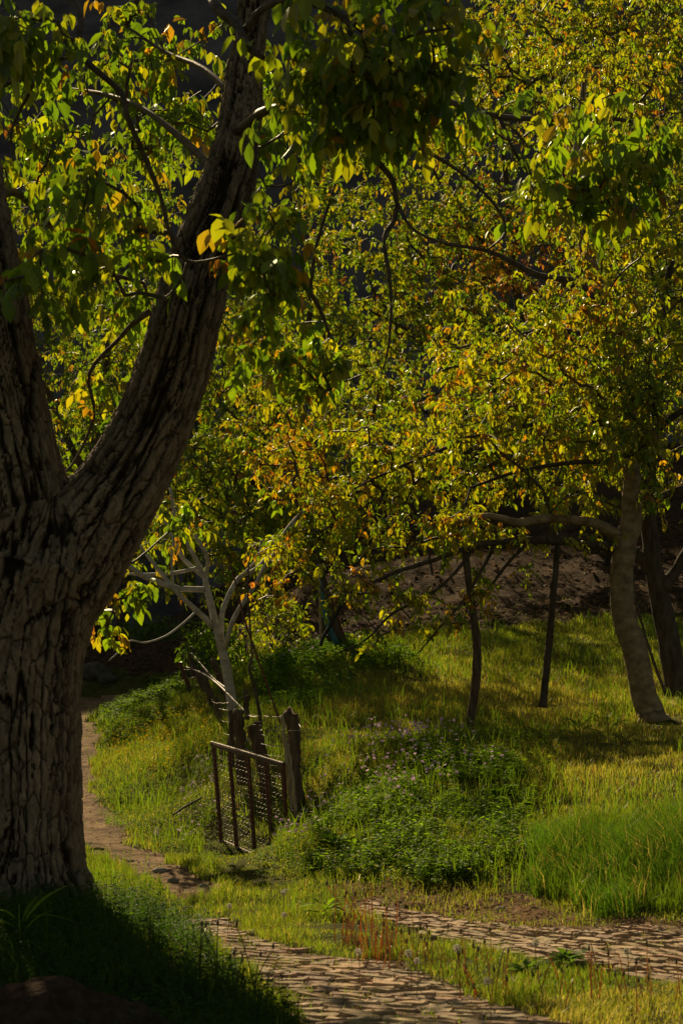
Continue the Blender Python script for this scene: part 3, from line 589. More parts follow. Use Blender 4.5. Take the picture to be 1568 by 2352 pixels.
# ------------------------------------------------------------------ the other trees
def base_of(px, py, D): p = P(px, py, D); return Vector((p[0], p[1], float(H(p[0], p[1])) - .05))
def make_tree(seed, base, label, limbs, blobs, bark, per=5, L=.08, pal=(4, 3, 1, .3, 1), name='walnut_tree', nl=5, hang=.75, rtip=.003, rmax=.03, trunkk=16, hollow=.3, palfn=None, group=None, wob=.12, back=4, twigmat='twig', seg=.25):
    o = empty(name, base_of(*base), label, 'tree', group); t = Tree(seed)
    for i, l in enumerate(limbs): t.limb(l, k=trunkk if i == 0 else 9, n=5)
    if blobs:
        tp = np.concatenate([blob(t.r, b[6], *b[:6], hollow=hollow) for b in blobs]); gz_ = H(tp[:, 0], tp[:, 1]) + .8; tp = tp[tp[:, 2] > gz_]
        t.grow(tp, rtip=rtip, rmax=rmax, wob=wob, seg=seg)
    t.wood('trunk', M[bark], o, mat2=M['darkbark'], n2=2 if bark == 'bark' else 99)
    if blobs: t.twigs('branch', M[twigmat], o); t.crown('crown', M['leaf'], o, per=per, L=L, pal=pal, nl=nl, hang=hang, palfn=palfn, back=back)
    return o, t
# right walnut with the propped bough
def goldzone(B, n, r):
    px = CX + B[:, 0] / B[:, 1] * F; py = HY - (B[:, 2] - EYE) / B[:, 1] * F
    q = .62 * np.exp(-((px - 660) / 130) ** 2 - ((py - 1090) / 130) ** 2) + .5 * sst(.12, .42, fbm(B[:, 0] * 1.3, B[:, 1] * 1.3, B[:, 2] * 1.5, 2, 66)) + .3 * np.exp(-((px - 1080) / 120) ** 2 - ((py - 1200) / 60) ** 2)
    return np.where((r.uniform(0, 1, n) < q)[:, None], palette(n, r, (.6, 3, 3, .5, 0)), palette(n, r, (4, 6, .5, .1, .8)))
make_tree(11, (1490, 1655, 21.3), 'pale barked walnut curving up at the right edge, its long bough resting on props',
    [[(1508, 1690, 21.3, 50), (1496, 1655, 21.3, 37), (1490, 1630, 21.3, 32), (1475, 1579, 21.3, 29.5), (1452, 1480, 21.3, 29), (1430, 1390, 21.3, 28), (1428, 1300, 21.3, 27), (1440, 1230, 21.3, 27), (1449, 1190, 21.3, 24), (1450, 1100, 21.3, 20), (1446, 1000, 21.5, 18), (1440, 900, 21.6, 17), (1425, 800, 21.8, 17), (1390, 700, 22, 17), (1340, 560, 22.2, 15), (1320, 430, 22.4, 12), (1330, 280, 22.6, 8), (1350, 120, 22.8, 4)],
     [(1435, 1245, 21.3, 18), (1400, 1222, 21.2, 14), (1370, 1203, 21.1, 12), (1330, 1196, 21.0, 11), (1260, 1190, 20.8, 10), (1190, 1200, 20.7, 10), (1120, 1185, 20.6, 7), (1050, 1200, 20.5, 5)],
     [(1435, 1268, 21.4, 14), (1370, 1252, 21.2, 11), (1290, 1243, 21.0, 9.5), (1210, 1241, 20.9, 8.5), (1140, 1245, 20.7, 7.5), (1080, 1255, 20.5, 7.5), (1000, 1285, 20.3, 6), (920, 1310, 20.2, 5), (840, 1345, 20.1, 4), (760, 1382, 20, 2.5)],
     [(1090, 1255, 20.5, 5), (1040, 1320, 20.4, 4), (980, 1370, 20.3, 3.5), (900, 1410, 20.2, 3), (840, 1470, 20.1, 2.5), (770, 1502, 20, 1.5)],
     [(1215, 1242, 20.9, 5), (1160, 1300, 20.8, 4), (1110, 1370, 20.8, 3), (1070, 1420, 20.8, 2)], [(1140, 1245, 20.7, 5), (1070, 1370, 20.6, 3), (1010, 1440, 20.5, 2.5), (960, 1500, 20.4, 1.5)],
     [(1400, 720, 22, 13), (1330, 650, 22.4, 9), (1230, 630, 22.8, 7), (1130, 580, 23, 5), (1020, 560, 23, 3)], [(1420, 800, 21.8, 10), (1300, 760, 22.4, 7), (1180, 770, 23, 5), (1050, 800, 23.4, 3)],
     [(1450, 1000, 21.5, 10), (1330, 960, 22, 6.5), (1200, 980, 22.4, 5), (1050, 1020, 22.4, 4), (900, 1080, 22.2, 3), (780, 1140, 22, 2)], [(1455, 1040, 21.5, 12), (1540, 960, 21, 8), (1650, 900, 20.6, 5)],
     [(1452, 1072, 21.3, 8), (1350, 1060, 21.6, 6), (1200, 1080, 22, 4.5), (1080, 1120, 22, 3)]],
    [(1250, 1010, 23.2, 270, 120, 1.8, 260), (1000, 1060, 23.4, 280, 130, 1.8, 230), (780, 1070, 23.2, 220, 130, 1.5, 150), (1400, 850, 23.4, 240, 160, 1.8, 260), (1200, 830, 23.6, 240, 130, 2, 200), (1530, 600, 23.6, 160, 240, 1.8, 200),
     (1420, 350, 24, 200, 260, 1.8, 200), (950, 1220, 21.2, 210, 60, 1, 60), (820, 1330, 20.2, 130, 50, .8, 22), (1010, 1400, 20.5, 180, 70, .7, 22), (850, 1470, 20.1, 70, 30, .4, 6), (1450, 1130, 21.6, 110, 60, 1, 26), (1060, 1220, 20.5, 120, 50, .7, 30), (700, 1180, 21.6, 130, 100, .8, 60), (1260, 1240, 21, 200, 22, .5, 12), (640, 960, 22.4, 140, 120, 1.2, 80), (900, 1390, 20.2, 200, 60, .8, 14), (620, 1310, 20.6, 90, 80, .6, 22), (1150, 1330, 20.7, 80, 80, .6, 12), (1330, 1160, 21.4, 140, 50, 1, 34), (1420, 820, 21.2, 170, 150, .7, 110), (1180, 760, 20.8, 200, 130, .7, 80), (1400, 560, 21.3, 150, 170, .7, 90), (1180, 960, 20.6, 220, 90, .7, 80), (1360, 180, 22, 140, 140, .6, 60), (1450, 1010, 20.8, 110, 60, .4, 30), (1435, 900, 20.9, 90, 190, .35, 80)],
    'bark', per=5, L=.074, palfn=goldzone, rmax=.022, rtip=.0034)
make_tree(12, (1545, 1612, 24), 'dark trunked walnut close behind the pale curved one at the right edge',
    [[(1556, 1640, 24, 36), (1550, 1590, 24, 28), (1540, 1500, 24, 26), (1518, 1390, 24, 24), (1497, 1290, 24, 21), (1488, 1180, 24, 18), (1490, 1050, 24, 16), (1500, 850, 24, 13), (1540, 600, 24, 8)],
     [(1520, 1350, 24, 20), (1545, 1320, 24, 14), (1580, 1260, 24, 12), (1650, 1150, 24, 8)], [(1500, 1320, 24, 16), (1465, 1275, 24, 14), (1440, 1262, 24, 12)], [(1490, 1160, 24, 10), (1540, 1130, 24, 8), (1620, 1105, 24, 6)]],
    [(1600, 950, 24, 200, 180, 1.6, 130), (1560, 600, 24, 180, 240, 1.6, 130), (1580, 1130, 24, 90, 70, 1, 16)], 'darkbark', L=.078, pal=(4, 4, 1, .3, 1))
def redzone(B, n, r):
    c = palette(n, r, (5, 4, .5, .15, 1.5)); px = CX + B[:, 0] / B[:, 1] * F; py = HY - (B[:, 2] - EYE) / B[:, 1] * F
    q = np.exp(-((px - 1190) / 150) ** 2 - ((py - 630) / 150) ** 2) + .6 * np.exp(-((px - 1010) / 60) ** 2 - ((py - 950) / 80) ** 2)
    return np.where((r.uniform(0, 1, n) < q * .62)[:, None], palette(n, r, (.3, .6, 3, 3, 0)), c)
make_tree(13, (1275, 1285, 41), 'tall walnut on the bare slope behind, reddish young leaves in its middle',
    [[(1278, 1300, 41, 17), (1272, 1230, 41, 14), (1262, 1120, 41, 14), (1240, 1000, 41, 13), (1210, 850, 41, 12), (1190, 700, 41, 10), (1170, 500, 41, 8), (1150, 300, 41, 5)],
     [(1262, 1110, 41, 9), (1150, 1020, 41, 7), (1020, 960, 41, 5), (880, 920, 41, 3)], [(1240, 980, 41, 8), (1100, 850, 41, 6), (940, 760, 41, 4), (820, 700, 41, 3)], [(1210, 830, 41, 7), (1080, 700, 41, 5), (940, 560, 41, 3)],
     [(1200, 760, 41, 6), (1320, 650, 41, 4), (1420, 500, 41, 3)], [(1190, 650, 41, 5), (1060, 500, 41, 4), (960, 330, 41, 2.5)]],
    [(1150, 700, 41, 300, 280, 3.5, 620), (1150, 350, 41, 280, 260, 3, 420), (950, 850, 40.5, 230, 200, 2.5, 330), (1000, 560, 41, 200, 180, 2.5, 240), (1250, 1000, 40.5, 230, 150, 2.5, 220), (1150, 90, 42, 200, 150, 2, 130), (1400, 800, 41, 180, 250, 2.5, 180), (860, 560, 42, 120, 120, 2, 60)],
    'darkbark', per=7, L=.088, palfn=redzone, nl=5, rtip=.006, rmax=.05, back=5, seg=.35)
T5, t5 = make_tree(14, (785, 1496, 29.2), 'leaning brown walnut with a blue strip of hose lashed to its trunk',
    [[(800, 1530, 29.2, 26), (780, 1490, 29.2, 23), (760, 1430, 29.2, 21), (740, 1370, 29.2, 20), (722, 1300, 29.2, 18), (700, 1220, 29.2, 16), (670, 1120, 29.3, 13), (640, 980, 29.5, 10), (620, 820, 29.7, 6)],
     [(715, 1280, 29.2, 12), (770, 1180, 29.2, 9), (830, 1050, 29.2, 7), (870, 900, 29.2, 4)], [(700, 1210, 29.2, 10), (600, 1120, 29, 7), (500, 1060, 29, 4)], [(735, 1340, 29.2, 9), (690, 1230, 29, 7), (600, 1200, 28.8, 4)]],
    [(640, 1040, 29, 190, 190, 2.2, 280), (820, 960, 29, 160, 170, 2, 180), (560, 830, 29.5, 180, 160, 2, 200), (540, 1220, 28.8, 210, 100, 1.5, 200), (480, 1330, 28.8, 120, 60, 1, 50), (700, 1230, 29, 130, 70, 1.5, 70), (430, 1090, 28.8, 120, 100, 1.2, 80)],
    'darkbark', per=6, L=.078, pal=(4.5, 4, .5, .2, 2), rmax=.03, rtip=.0045)
make_tree(15, (115, 1590, 34), 'green walnut seen through the fork of the huge trunk', [[(115, 1600, 34, 20), (150, 1400, 34, 17), (190, 1200, 34, 15), (230, 950, 34, 11), (260, 650, 34, 7)],
     [(180, 1250, 34, 10), (300, 1080, 34, 7), (420, 980, 34, 4)], [(200, 1100, 34, 9), (110, 900, 34, 6), (60, 700, 34, 3)]],
    [(200, 1020, 33.5, 190, 170, 2.5, 260), (260, 760, 34, 220, 190, 2.5, 300), (400, 1130, 33.5, 140, 110, 2, 130), (150, 560, 34, 200, 150, 2.5, 150), (420, 480, 34, 180, 170, 2.5, 110), (280, 1230, 33.5, 150, 70, 1.5, 60)],
    'darkbark', per=6, L=.085, pal=(5, 3.5, .6, .2, 2), rmax=.03)
make_tree(16, (620, 1440, 39), 'slender walnut standing farther up behind the leaning trunk', [[(620, 1450, 39, 12), (610, 1300, 39, 11), (640, 1100, 39, 9), (700, 850, 39, 7), (720, 600, 39, 5), (770, 420, 39, 3)], [(640, 1080, 39, 7), (520, 900, 39, 4)], [(680, 900, 39, 6), (820, 760, 39, 3)]],
    [(720, 820, 39, 200, 200, 2.5, 300), (520, 900, 39, 160, 160, 2, 160), (660, 600, 39.5, 160, 140, 2, 130), (790, 400, 39, 130, 130, 2, 130), (900, 300, 39.5, 130, 120, 2, 110), (720, 720, 39, 120, 90, 1.5, 70), (600, 1150, 39, 200, 120, 2, 160)], 'darkbark', per=7, L=.085, pal=(5, 3.5, .6, .3, 2), rmax=.04, seg=.35)
make_tree(17, (1760, 1470, 29), 'leafy walnut reaching in from beyond the right edge of the picture', [[(1760, 1480, 29, 26), (1740, 1250, 29, 22), (1700, 950, 29, 17), (1640, 600, 29, 12), (1600, 250, 29, 8)], [(1700, 950, 29, 10), (1560, 700, 29, 7), (1420, 520, 29, 4)], [(1640, 620, 29, 9), (1500, 350, 29, 6), (1380, 150, 29, 3)]],
    [(1450, 200, 29, 230, 230, 2.5, 360), (1560, 560, 29, 200, 230, 2.5, 260), (1350, 420, 29, 180, 180, 2, 150), (1250, 90, 29.5, 170, 130, 2, 150), (1480, 80, 29, 160, 110, 1.5, 120), (1060, 240, 29.5, 120, 150, 1.5, 90)], 'darkbark', per=6, L=.082, pal=(4, 5, .9, .25, 1), rmax=.03, rtip=.0045)
# young pale tree behind the fence
make_tree(18, (541, 1690, 21.2), 'slim young tree with pale grey limbs growing up through the wire fence',
    [[(546, 1735, 21.2, 15), (542, 1697, 21.2, 12), (529, 1587, 21.2, 11.5), (512, 1496, 21.2, 10.5), (494, 1426, 21.2, 9), (479, 1368, 21.2, 8), (470, 1320, 21.2, 6)],
     [(470, 1354, 21.2, 7), (430, 1353, 21.1, 7), (399, 1349, 21, 7), (337, 1327, 20.9, 6.5), (293, 1298, 20.8, 6), (250, 1280, 20.7, 4)], [(460, 1303, 21.2, 4.5), (399, 1316, 21.3, 4.5), (337, 1320, 21.4, 4), (290, 1318, 21.4, 2.5)],
     [(470, 1325, 21.2, 6), (443, 1272, 21.2, 5.2), (421, 1229, 21.2, 4.8), (403, 1185, 21.2, 4.3), (392, 1120, 21.2, 3)], [(466, 1322, 21.2, 6), (428, 1291, 21.4, 5.5), (406, 1258, 21.4, 5), (388, 1218, 21.5, 4.5), (372, 1170, 21.5, 3)],
     [(474, 1322, 21.2, 5), (476, 1280, 21.1, 4.5), (454, 1240, 21, 4), (428, 1203, 21, 3.5), (405, 1160, 21, 2.5)], [(490, 1440, 21.2, 8), (450, 1401, 21.1, 6.5), (410, 1364, 21, 5.5), (377, 1324, 21, 5), (344, 1283, 21, 4), (320, 1250, 21, 2.5)],
     [(510, 1478, 21.2, 7), (509, 1440, 21.1, 6.5), (512, 1401, 21.1, 6.2), (533, 1353, 21.2, 6), (553, 1324, 21.3, 5.8), (586, 1309, 21.3, 5.5), (619, 1276, 21.4, 6), (641, 1243, 21.5, 5.5), (670, 1203, 21.6, 5), (710, 1160, 21.7, 3)],
     [(516, 1490, 21.2, 7), (527, 1450, 21.0, 6), (544, 1408, 21.0, 5.6), (573, 1364, 21, 5.2), (595, 1327, 21, 4.8), (612, 1295, 21, 5), (640, 1260, 21, 3.5)],
     [(450, 1405, 21.1, 3), (415, 1437, 20.9, 2.6), (377, 1463, 20.8, 2.4), (333, 1476, 20.7, 2.2), (300, 1472, 20.6, 2), (275, 1496, 20.5, 1.8), (250, 1518, 20.4, 1.5)], [(553, 1324, 21.3, 4), (590, 1285, 21.2, 3), (600, 1240, 21.2, 2)], [(399, 1349, 21, 3), (395, 1290, 21, 2.5), (399, 1235, 21, 2)]],
    [(420, 1190, 21.2, 90, 60, .8, 16), (640, 1230, 21.4, 90, 80, .7, 22), (330, 1270, 21, 80, 60, .6, 14), (660, 1330, 21, 60, 60, .5, 10), (250, 1300, 20.7, 50, 40, .4, 6)], 'palebark', name='young_tree', per=4, L=.075, pal=(4, 4, 1, .2, 1), rmax=.008, rtip=.0025, twigmat='palebark', trunkk=14)
# far trees beyond the path on the left
for sd, px, py, D, lb in ((21, 285, 1535, 47, 'dim tree with straight grey trunk beyond the bend of the path'), (22, 150, 1500, 55, 'shaded tree left of the bend, mostly hidden by the huge trunk'), (23, 440, 1440, 52, 'shaded tree on the leaf strewn rise above the fence')):
    make_tree(sd, (px, py, D), lb, [[(px, py + 12, D, 17), (px - 4, py - 120, D, 14), (px + 10, py - 300, D, 11), (px + 5, py - 520, D, 6)], [(px + 5, py - 200, D, 8), (px + 80, py - 330, D, 4)], [(px, py - 240, D, 8), (px - 90, py - 380, D, 4)]],
        [(px, py - 400, D, 200, 190, 3, 260), (px + 30, py - 680, D, 190, 200, 3, 200), (px, py - 230, D, 170, 60, 2, 50)], 'darkbark', per=7, L=.10, pal=(5, 2, .3, .2, 4), nl=5, rmax=.04, seg=.4, group=None)

# shrubs
def shrub(seed, px, py, D, label, rx, ry, n, pal, L, per=4, name='shrub', dy=None, nl=3):
    t = Tree(seed); o = empty(name, base_of(px, py, D), label, 'shrub'); b = np.array(o.location); k = D / F
    for i in range(5):
        a = t.r.uniform(0, 6.28); e = b + np.array([math.cos(a) * rx * k * .5, math.sin(a) * .4, ry * k * t.r.uniform(.8, 1.5)])
        t.limb([(*b, .02), (*(b * .5 + e * .5 + t.r.normal(0, .05, 3)), .013), (*e, .005)], k=5, n=3, px=False)
    tp = b + np.array([0, 0, ry * k]) + nrm(t.r.normal(0, 1, (n, 3))) * (t.r.uniform(.1, 1, (n, 1)) ** .4) * np.array([rx * k, .6, ry * k]); tp = tp[tp[:, 2] > H(tp[:, 0], tp[:, 1]) + .08]
    t.grow(tp, rtip=.0022, rmax=.01, seg=.15); t.wood('stem', M['darkbark'], o, other='stem'); t.twigs('branch', M['twig'], o); t.crown('foliage', M['leaf'], o, per=per, L=L, pal=pal, nl=nl, hang=.5); return o
shrub(31, 640, 1495, 29.5, 'bright green hanging shrub left of the leaning trunk', 75, 85, 150, (4, 4, .2, 0, 1), .062)
shrub(32, 490, 1560, 30, 'dark round leaved shrub behind the far fence posts', 75, 80, 150, (2, 0, 0, 0, 6), .085)
shrub(33, 345, 1470, 44, 'low dark shrub at the foot of the far rise', 80, 40, 90, (2, 0, 0, 0, 6), .1)
shrub(34, 560, 1480, 33, 'loose yellow green sapling between pale tree and leaning trunk', 60, 80, 70, (3, 4, .3, 0, 1), .06)

# ------------------------------------------------------------------ props, hoses and sticks
def pole(name, pts, mat, label, cat, n=5, k=8, rough=.1, parent=None, group=None, c=(1, 1, 1), sink=True):
    """one bent stick: rows (px, py, D, radius px); origin at its foot (first row)"""
    q = smoothline([(*P(a[0], a[1], a[2]), a[3] / F * a[2]) for a in pts], n); mb = MB(); mb.tube(q[:, :3], q[:, 3], k, rough=rough, seed=int(pts[0][0]), c=c)
    o = mb.build(name, M[mat], None, True, origin=q[0, :3]); return tag(o, label, cat, group)
pole('wooden_prop', [(1074, 1720, 20.5, 12), (1078, 1660, 20.5, 10), (1088, 1600, 20.5, 10), (1094, 1540, 20.5, 10.5), (1094, 1470, 20.5, 9.5), (1085, 1400, 20.5, 8.5), (1075, 1330, 20.5, 8), (1070, 1285, 20.5, 8), (1063, 1252, 20.5, 5)], 'wood', 'crooked grey prop pole nearer the middle holding up the low bough', 'prop', group='props under the walnut bough')
pole('wooden_prop', [(1245, 1625, 21.2, 10), (1250, 1580, 21.2, 9), (1258, 1500, 21.2, 8.5), (1265, 1420, 21.1, 8), (1272, 1340, 21, 7.5), (1280, 1255, 21, 6.5), (1284, 1225, 21, 5)], 'darkbark', 'straighter dark prop pole nearest the pale curved trunk', 'prop', group='props under the walnut bough')
pole('thin_stake', [(1006, 1400, 38, 4), (1000, 1360, 38, 3.6), (990, 1305, 38, 3.4), (985, 1270, 38, 3)], 'wood', 'thin grey stake standing on the bare brown slope', 'stake')
pole('thin_stake', [(345, 1560, 46, 3), (345, 1500, 46, 3), (346, 1450, 46, 3)], 'darkbark', 'thin dark stake at the bend of the shaded path', 'stake')
pole('young_shoot', [(1530, 1600, 23, 4), (1500, 1520, 23, 3.5), (1475, 1440, 23, 3), (1460, 1380, 23, 3), (1452, 1310, 23, 2)], 'twig', 'thin bare shoot between the two right hand trunks', 'shoot')
q = smoothline([(*P(a[0], a[1], a[2]),) for a in [(783, 1500, 28.6), (771, 1475, 28.6), (757, 1447, 28.6), (746, 1412, 28.6), (738, 1376, 28.65), (733, 1335, 28.7)]], 5); mb = MB(); mb.tube(q, .042, 10)
M['blue'] = m_rough('blue_plastic', (.02, .09, .12), (.04, .16, .20), (8, 8, 8), .5, .1, dist=.002); M['black'] = m_rough('black_plastic', (.008, .008, .008), (.02, .02, .02), (8, 8, 8), .4, .1, dist=.002)
tag(mb.build('plastic_hose', M['blue'], None, True, origin=q[0]), 'faded blue strip of hose running up the leaning trunk', 'hose')
pole('plastic_pipe', [(731, 1525, 28.3, 4), (735, 1490, 28.3, 3.8), (742, 1465, 28.3, 3.8), (758, 1437, 28.3, 3.8), (784, 1391, 28.3, 3.8)], 'black', 'bent black pipe leaning across the foot of the brown trunk', 'pipe', rough=0)
pole('rusty_bar', [(803, 1500, 28.7, 3), (778, 1426, 28.7, 3), (757, 1368, 28.7, 3)], 'rust', 'straight rusty bar on the right of the leaning trunk', 'bar', rough=0)
pole('grey_rod', [(737, 1500, 28.4, 2.8), (735, 1400, 28.4, 2.6), (732, 1295, 28.4, 2.6)], 'palewood', 'upright pale rod on the left of the leaning trunk', 'rod', rough=0)
def c1(x, y): return x * .3661 + 172.2, y * .3661 + 1148
def c1p(pts): return [(*c1(a[0], a[1]), a[2], a[3] * .3661) for a in pts]
# dead stems and leaning sticks by the fence
pole('bramble_stem', c1p([(1290, 1400, 19.5, 7), (1250, 1290, 19.5, 6), (1190, 1120, 19.6, 6), (1130, 950, 19.7, 6), (1060, 740, 19.8, 6), (1010, 530, 20, 5), (960, 350, 20, 4)]), 'rust', 'long reddish dead stem arching above the fence', 'dead stem')
pole('bare_sapling', c1p([(1170, 1420, 20, 11), (1150, 1300, 20, 11), (1125, 1170, 20, 10), (1095, 1060, 20, 11), (1110, 980, 20, 7), (1100, 800, 20, 6), (1085, 600, 20.1, 5), (1090, 400, 20.2, 4)]), 'darkbark', 'bare crooked sapling standing behind the nearer fence posts', 'sapling')
pole('leaning_pole', c1p([(1090, 1350, 19.6, 5), (1000, 1260, 20.5, 6), (900, 1160, 22, 7), (800, 1090, 24, 7), (700, 1050, 26, 5)]), 'twig', 'long bare pole lying slanted against the fence posts', 'pole')
pole('leaning_pole', c1p([(960, 1190, 21.5, 5), (870, 1120, 23, 5), (790, 1030, 25, 5), (730, 960, 27, 5)]), 'twig', 'shorter slanted stick crossing above the long leaning pole', 'pole')
pole('fallen_branch', [(290, 1868, 18.6, 2), (330, 1856, 18.6, 4), (365, 1846, 18.7, 4), (400, 1837, 18.8, 4), (430, 1826, 18.9, 4), (468, 1820, 19, 3)] if False else [(398, 1872, 18.3, 2), (420, 1856, 18.5, 2.8), (440, 1845, 18.7, 2.8), (466, 1831, 18.9, 2)], 'darkbark', 'dark fallen branch lying in the grass left of the gate', 'branch')
pole('dry_stick', [(202, 1952, 16.5, 2), (220, 1949, 16.5, 3.4), (240, 1951, 16.5, 3)], 'darkbark', 'short dark stick lying across the dirt path', 'stick')

# ------------------------------------------------------------------ wire fence
FO = empty('wire_fence', Vector(G(665, 1865)), 'old wire fence on crooked wooden posts running back along the bank', 'fence')
def post(pts, mat='wood', k=12, rough=.16, n=4):
    q = smoothline([(*P(a[0], a[1], a[2]), a[3] / F * a[2]) for a in c1p(pts)], n); mb = MB()
    q[:, 0] += .006 * np.sin(np.arange(len(q)) * 1.7 + pts[0][0]); mb.tube(q[:, :3], q[:, 3], k, rough=rough, seed=int(pts[0][0]) % 97, c=(1, 1, 1))
    return mb.build('post', M[mat], FO, True)
post([(1410, 1990, 17.3, 50), (1395, 1850, 17.3, 46), (1375, 1700, 17.3, 42), (1370, 1560, 17.3, 45), (1372, 1440, 17.3, 42), (1352, 1345, 17.3, 44), (1352, 1338, 17.3, 40)], rough=.3, k=18)
post([(1195, 1900, 18, 26), (1180, 1750, 18, 26), (1150, 1600, 18, 25), (1120, 1500, 18, 24), (1095, 1418, 18, 23)])
post([(1055, 1790, 18.8, 42), (1045, 1650, 18.8, 38), (1035, 1500, 18.8, 35), (1030, 1400, 18.8, 34), (1025, 1315, 18.8, 32)], rough=.25)
post([(1200, 1800, 18.6, 32), (1185, 1640, 18.6, 30), (1160, 1500, 18.6, 27), (1140, 1390, 18.6, 24)])
post([(990, 1680, 19.8, 18), (975, 1550, 19.8, 18), (985, 1420, 19.8, 17), (975, 1320, 19.8, 15)])
post([(945, 1560, 22, 22), (920, 1450, 22, 21), (900, 1350, 22, 21), (885, 1242, 22, 21)])
post([(980, 1340, 23.5, 20), (950, 1220, 23.5, 20), (925, 1150, 23.5, 20), (908, 1085, 23.5, 20)])
post([(935, 1220, 25, 19), (905, 1130, 25, 20), (890, 1060, 25, 20), (872, 1040, 25, 22), (868, 1000, 25, 17)])
post([(880, 1310, 25.5, 22), (850, 1230, 25.5, 22), (815, 1130, 25.5, 21), (790, 1060, 25.5, 19)])
post([(840, 1310, 27, 20), (810, 1200, 27, 20), (780, 1120, 27, 18), (750, 1040, 27, 16)])
post([(790, 1290, 28, 9), (775, 1200, 28, 9), (760, 1120, 28, 9)])
post([(760, 1180, 29.5, 19), (740, 1050, 29.5, 19), (720, 965, 29.5, 17)])
post([(750, 1290, 27.5, 13), (730, 1230, 27.5, 13), (695, 1120, 27.5, 13), (658, 1025, 27.5, 12)], 'rust', rough=.05)
post([(1080, 1380, 20.5, 17), (1075, 1280, 20.5, 17), (1072, 1190, 20.5, 15)])
post([(715, 1060, 31, 18), (690, 960, 31, 17), (675, 885, 31, 15)])
# pale double stakes tied to the gate post
post([(1362, 1990, 17.05, 12), (1345, 1800, 17.05, 12), (1325, 1600, 17.05, 12), (1308, 1440, 17.05, 12), (1298, 1352, 17.05, 11)], 'palewood', rough=.05)
post([(1388, 1990, 17.1, 11), (1370, 1800, 17.1, 11), (1350, 1650, 17.1, 11), (1335, 1530, 17.1, 9)], 'palewood', rough=.05)
mb = MB()
def strand(pts, r=.0035, m=None):
    q = smoothline([P(*c1(a[0], a[1]), a[2]) for a in pts], 6); q[:, 2] += .004 * vnoise(np.arange(len(q)) * .7, pts[0][0])
    if m is None: m2 = MB(); m2.tube(q, r, 5); m2.build('strand_wire', M['wire'], FO, True)
    else: m.tube(q, r, 5)
for pts in [[(858, 1255, 21.6), (865, 1268, 21.6), (910, 1276, 21.4), (980, 1268, 21), (1060, 1235, 20.5), (1135, 1203, 20)], [(905, 1310, 21.6), (950, 1318, 21.4), (1055, 1318, 20.4)], [(920, 1385, 21.4), (940, 1393, 21.3), (985, 1395, 20.8)], [(935, 1462, 21.2), (950, 1472, 21), (1000, 1475, 20.3)],
            [(680, 1060, 27.3), (695, 1065, 27.2), (730, 1066, 26.9)], [(695, 1108, 27.3), (715, 1114, 27.2), (765, 1114, 26.9)], [(712, 1158, 27.3), (730, 1165, 27.2), (775, 1166, 26.9)], [(730, 1208, 27.3), (745, 1216, 27.2), (785, 1218, 26.9)],
            [(1075, 1355, 18.6), (1130, 1362, 18.3), (1210, 1358, 17.9), (1300, 1366, 17.2)], [(1150, 1443, 18.3), (1180, 1446, 18.1), (1230, 1443, 17.7), (1305, 1453, 17.2)], [(1165, 1532, 18.3), (1200, 1535, 18), (1250, 1540, 17.6), (1310, 1548, 17.2)], [(1060, 1560, 18.6), (1120, 1580, 18.2)],
            [(1305, 1445, 17.0), (1340, 1450, 16.98), (1400, 1448, 17.0), (1410, 1440, 17.2)], [(1405, 1410, 17.0), (1420, 1440, 16.9), (1418, 1470, 17.0)]]: strand(pts)
M['wirew'] = M['wire']
mb = MB(); strand([(812, 1060, 25.6), (818, 1080, 25.6), (826, 1098, 25.6), (845, 1104, 25.6), (875, 1104, 25.6)], .011, mb); mb.build('bent_pipe', M['wire'], FO, True)
mb = MB(); rr = np.random.default_rng(5)
for x in np.arange(1020, 1300, 16):   # upright wires between the posts, nearest panel
    t = (x - 1020) / 280; D = 19.2 - 2 * t; strand([(x - 12, 1290 + 60 * t + rr.uniform(-20, 10), D), (x, 1450 + 60 * t, D), (x + 22, 1640 + 70 * t, D), (x + 40, 1760 + 110 * t, D)], .0022, mb)
for k_ in range(7):
    strand([(1000, 1330 + k_ * 55, 19.2), (1100, 1350 + k_ * 57, 18.5), (1200, 1360 + k_ * 60, 17.9), (1300, 1368 + k_ * 62, 17.2)], .0018, mb)
mb.build('wire_mesh', M['darkwire'], FO, True); mb = MB()
for x in np.arange(860, 1010, 13):
    t = (x - 860) / 150; D = 22 - 2.2 * t; strand([(x, 1180 + 120 * t, D), (x + 25, 1330 + 120 * t, D), (x + 50, 1470 + 130 * t, D)], .0022, mb)
mb.build('wire_mesh', M['darkwire'], FO, True); mb = MB()
for x in np.arange(690, 860, 12):
    t = (x - 690) / 170; D = 27.3 - 4.5 * t; strand([(x - 20, 1050 + 90 * t, D), (x, 1140 + 90 * t, D), (x + 25, 1240 + 80 * t, D)], .0024, mb)
for x in np.arange(1420, 1452, 11): strand([(x - 12, 1430, 17.6), (x, 1650, 17.6), (x + 22, 1860, 17.5)], .0024, mb)
mb.build('wire_mesh', M['darkwire'], FO, True)

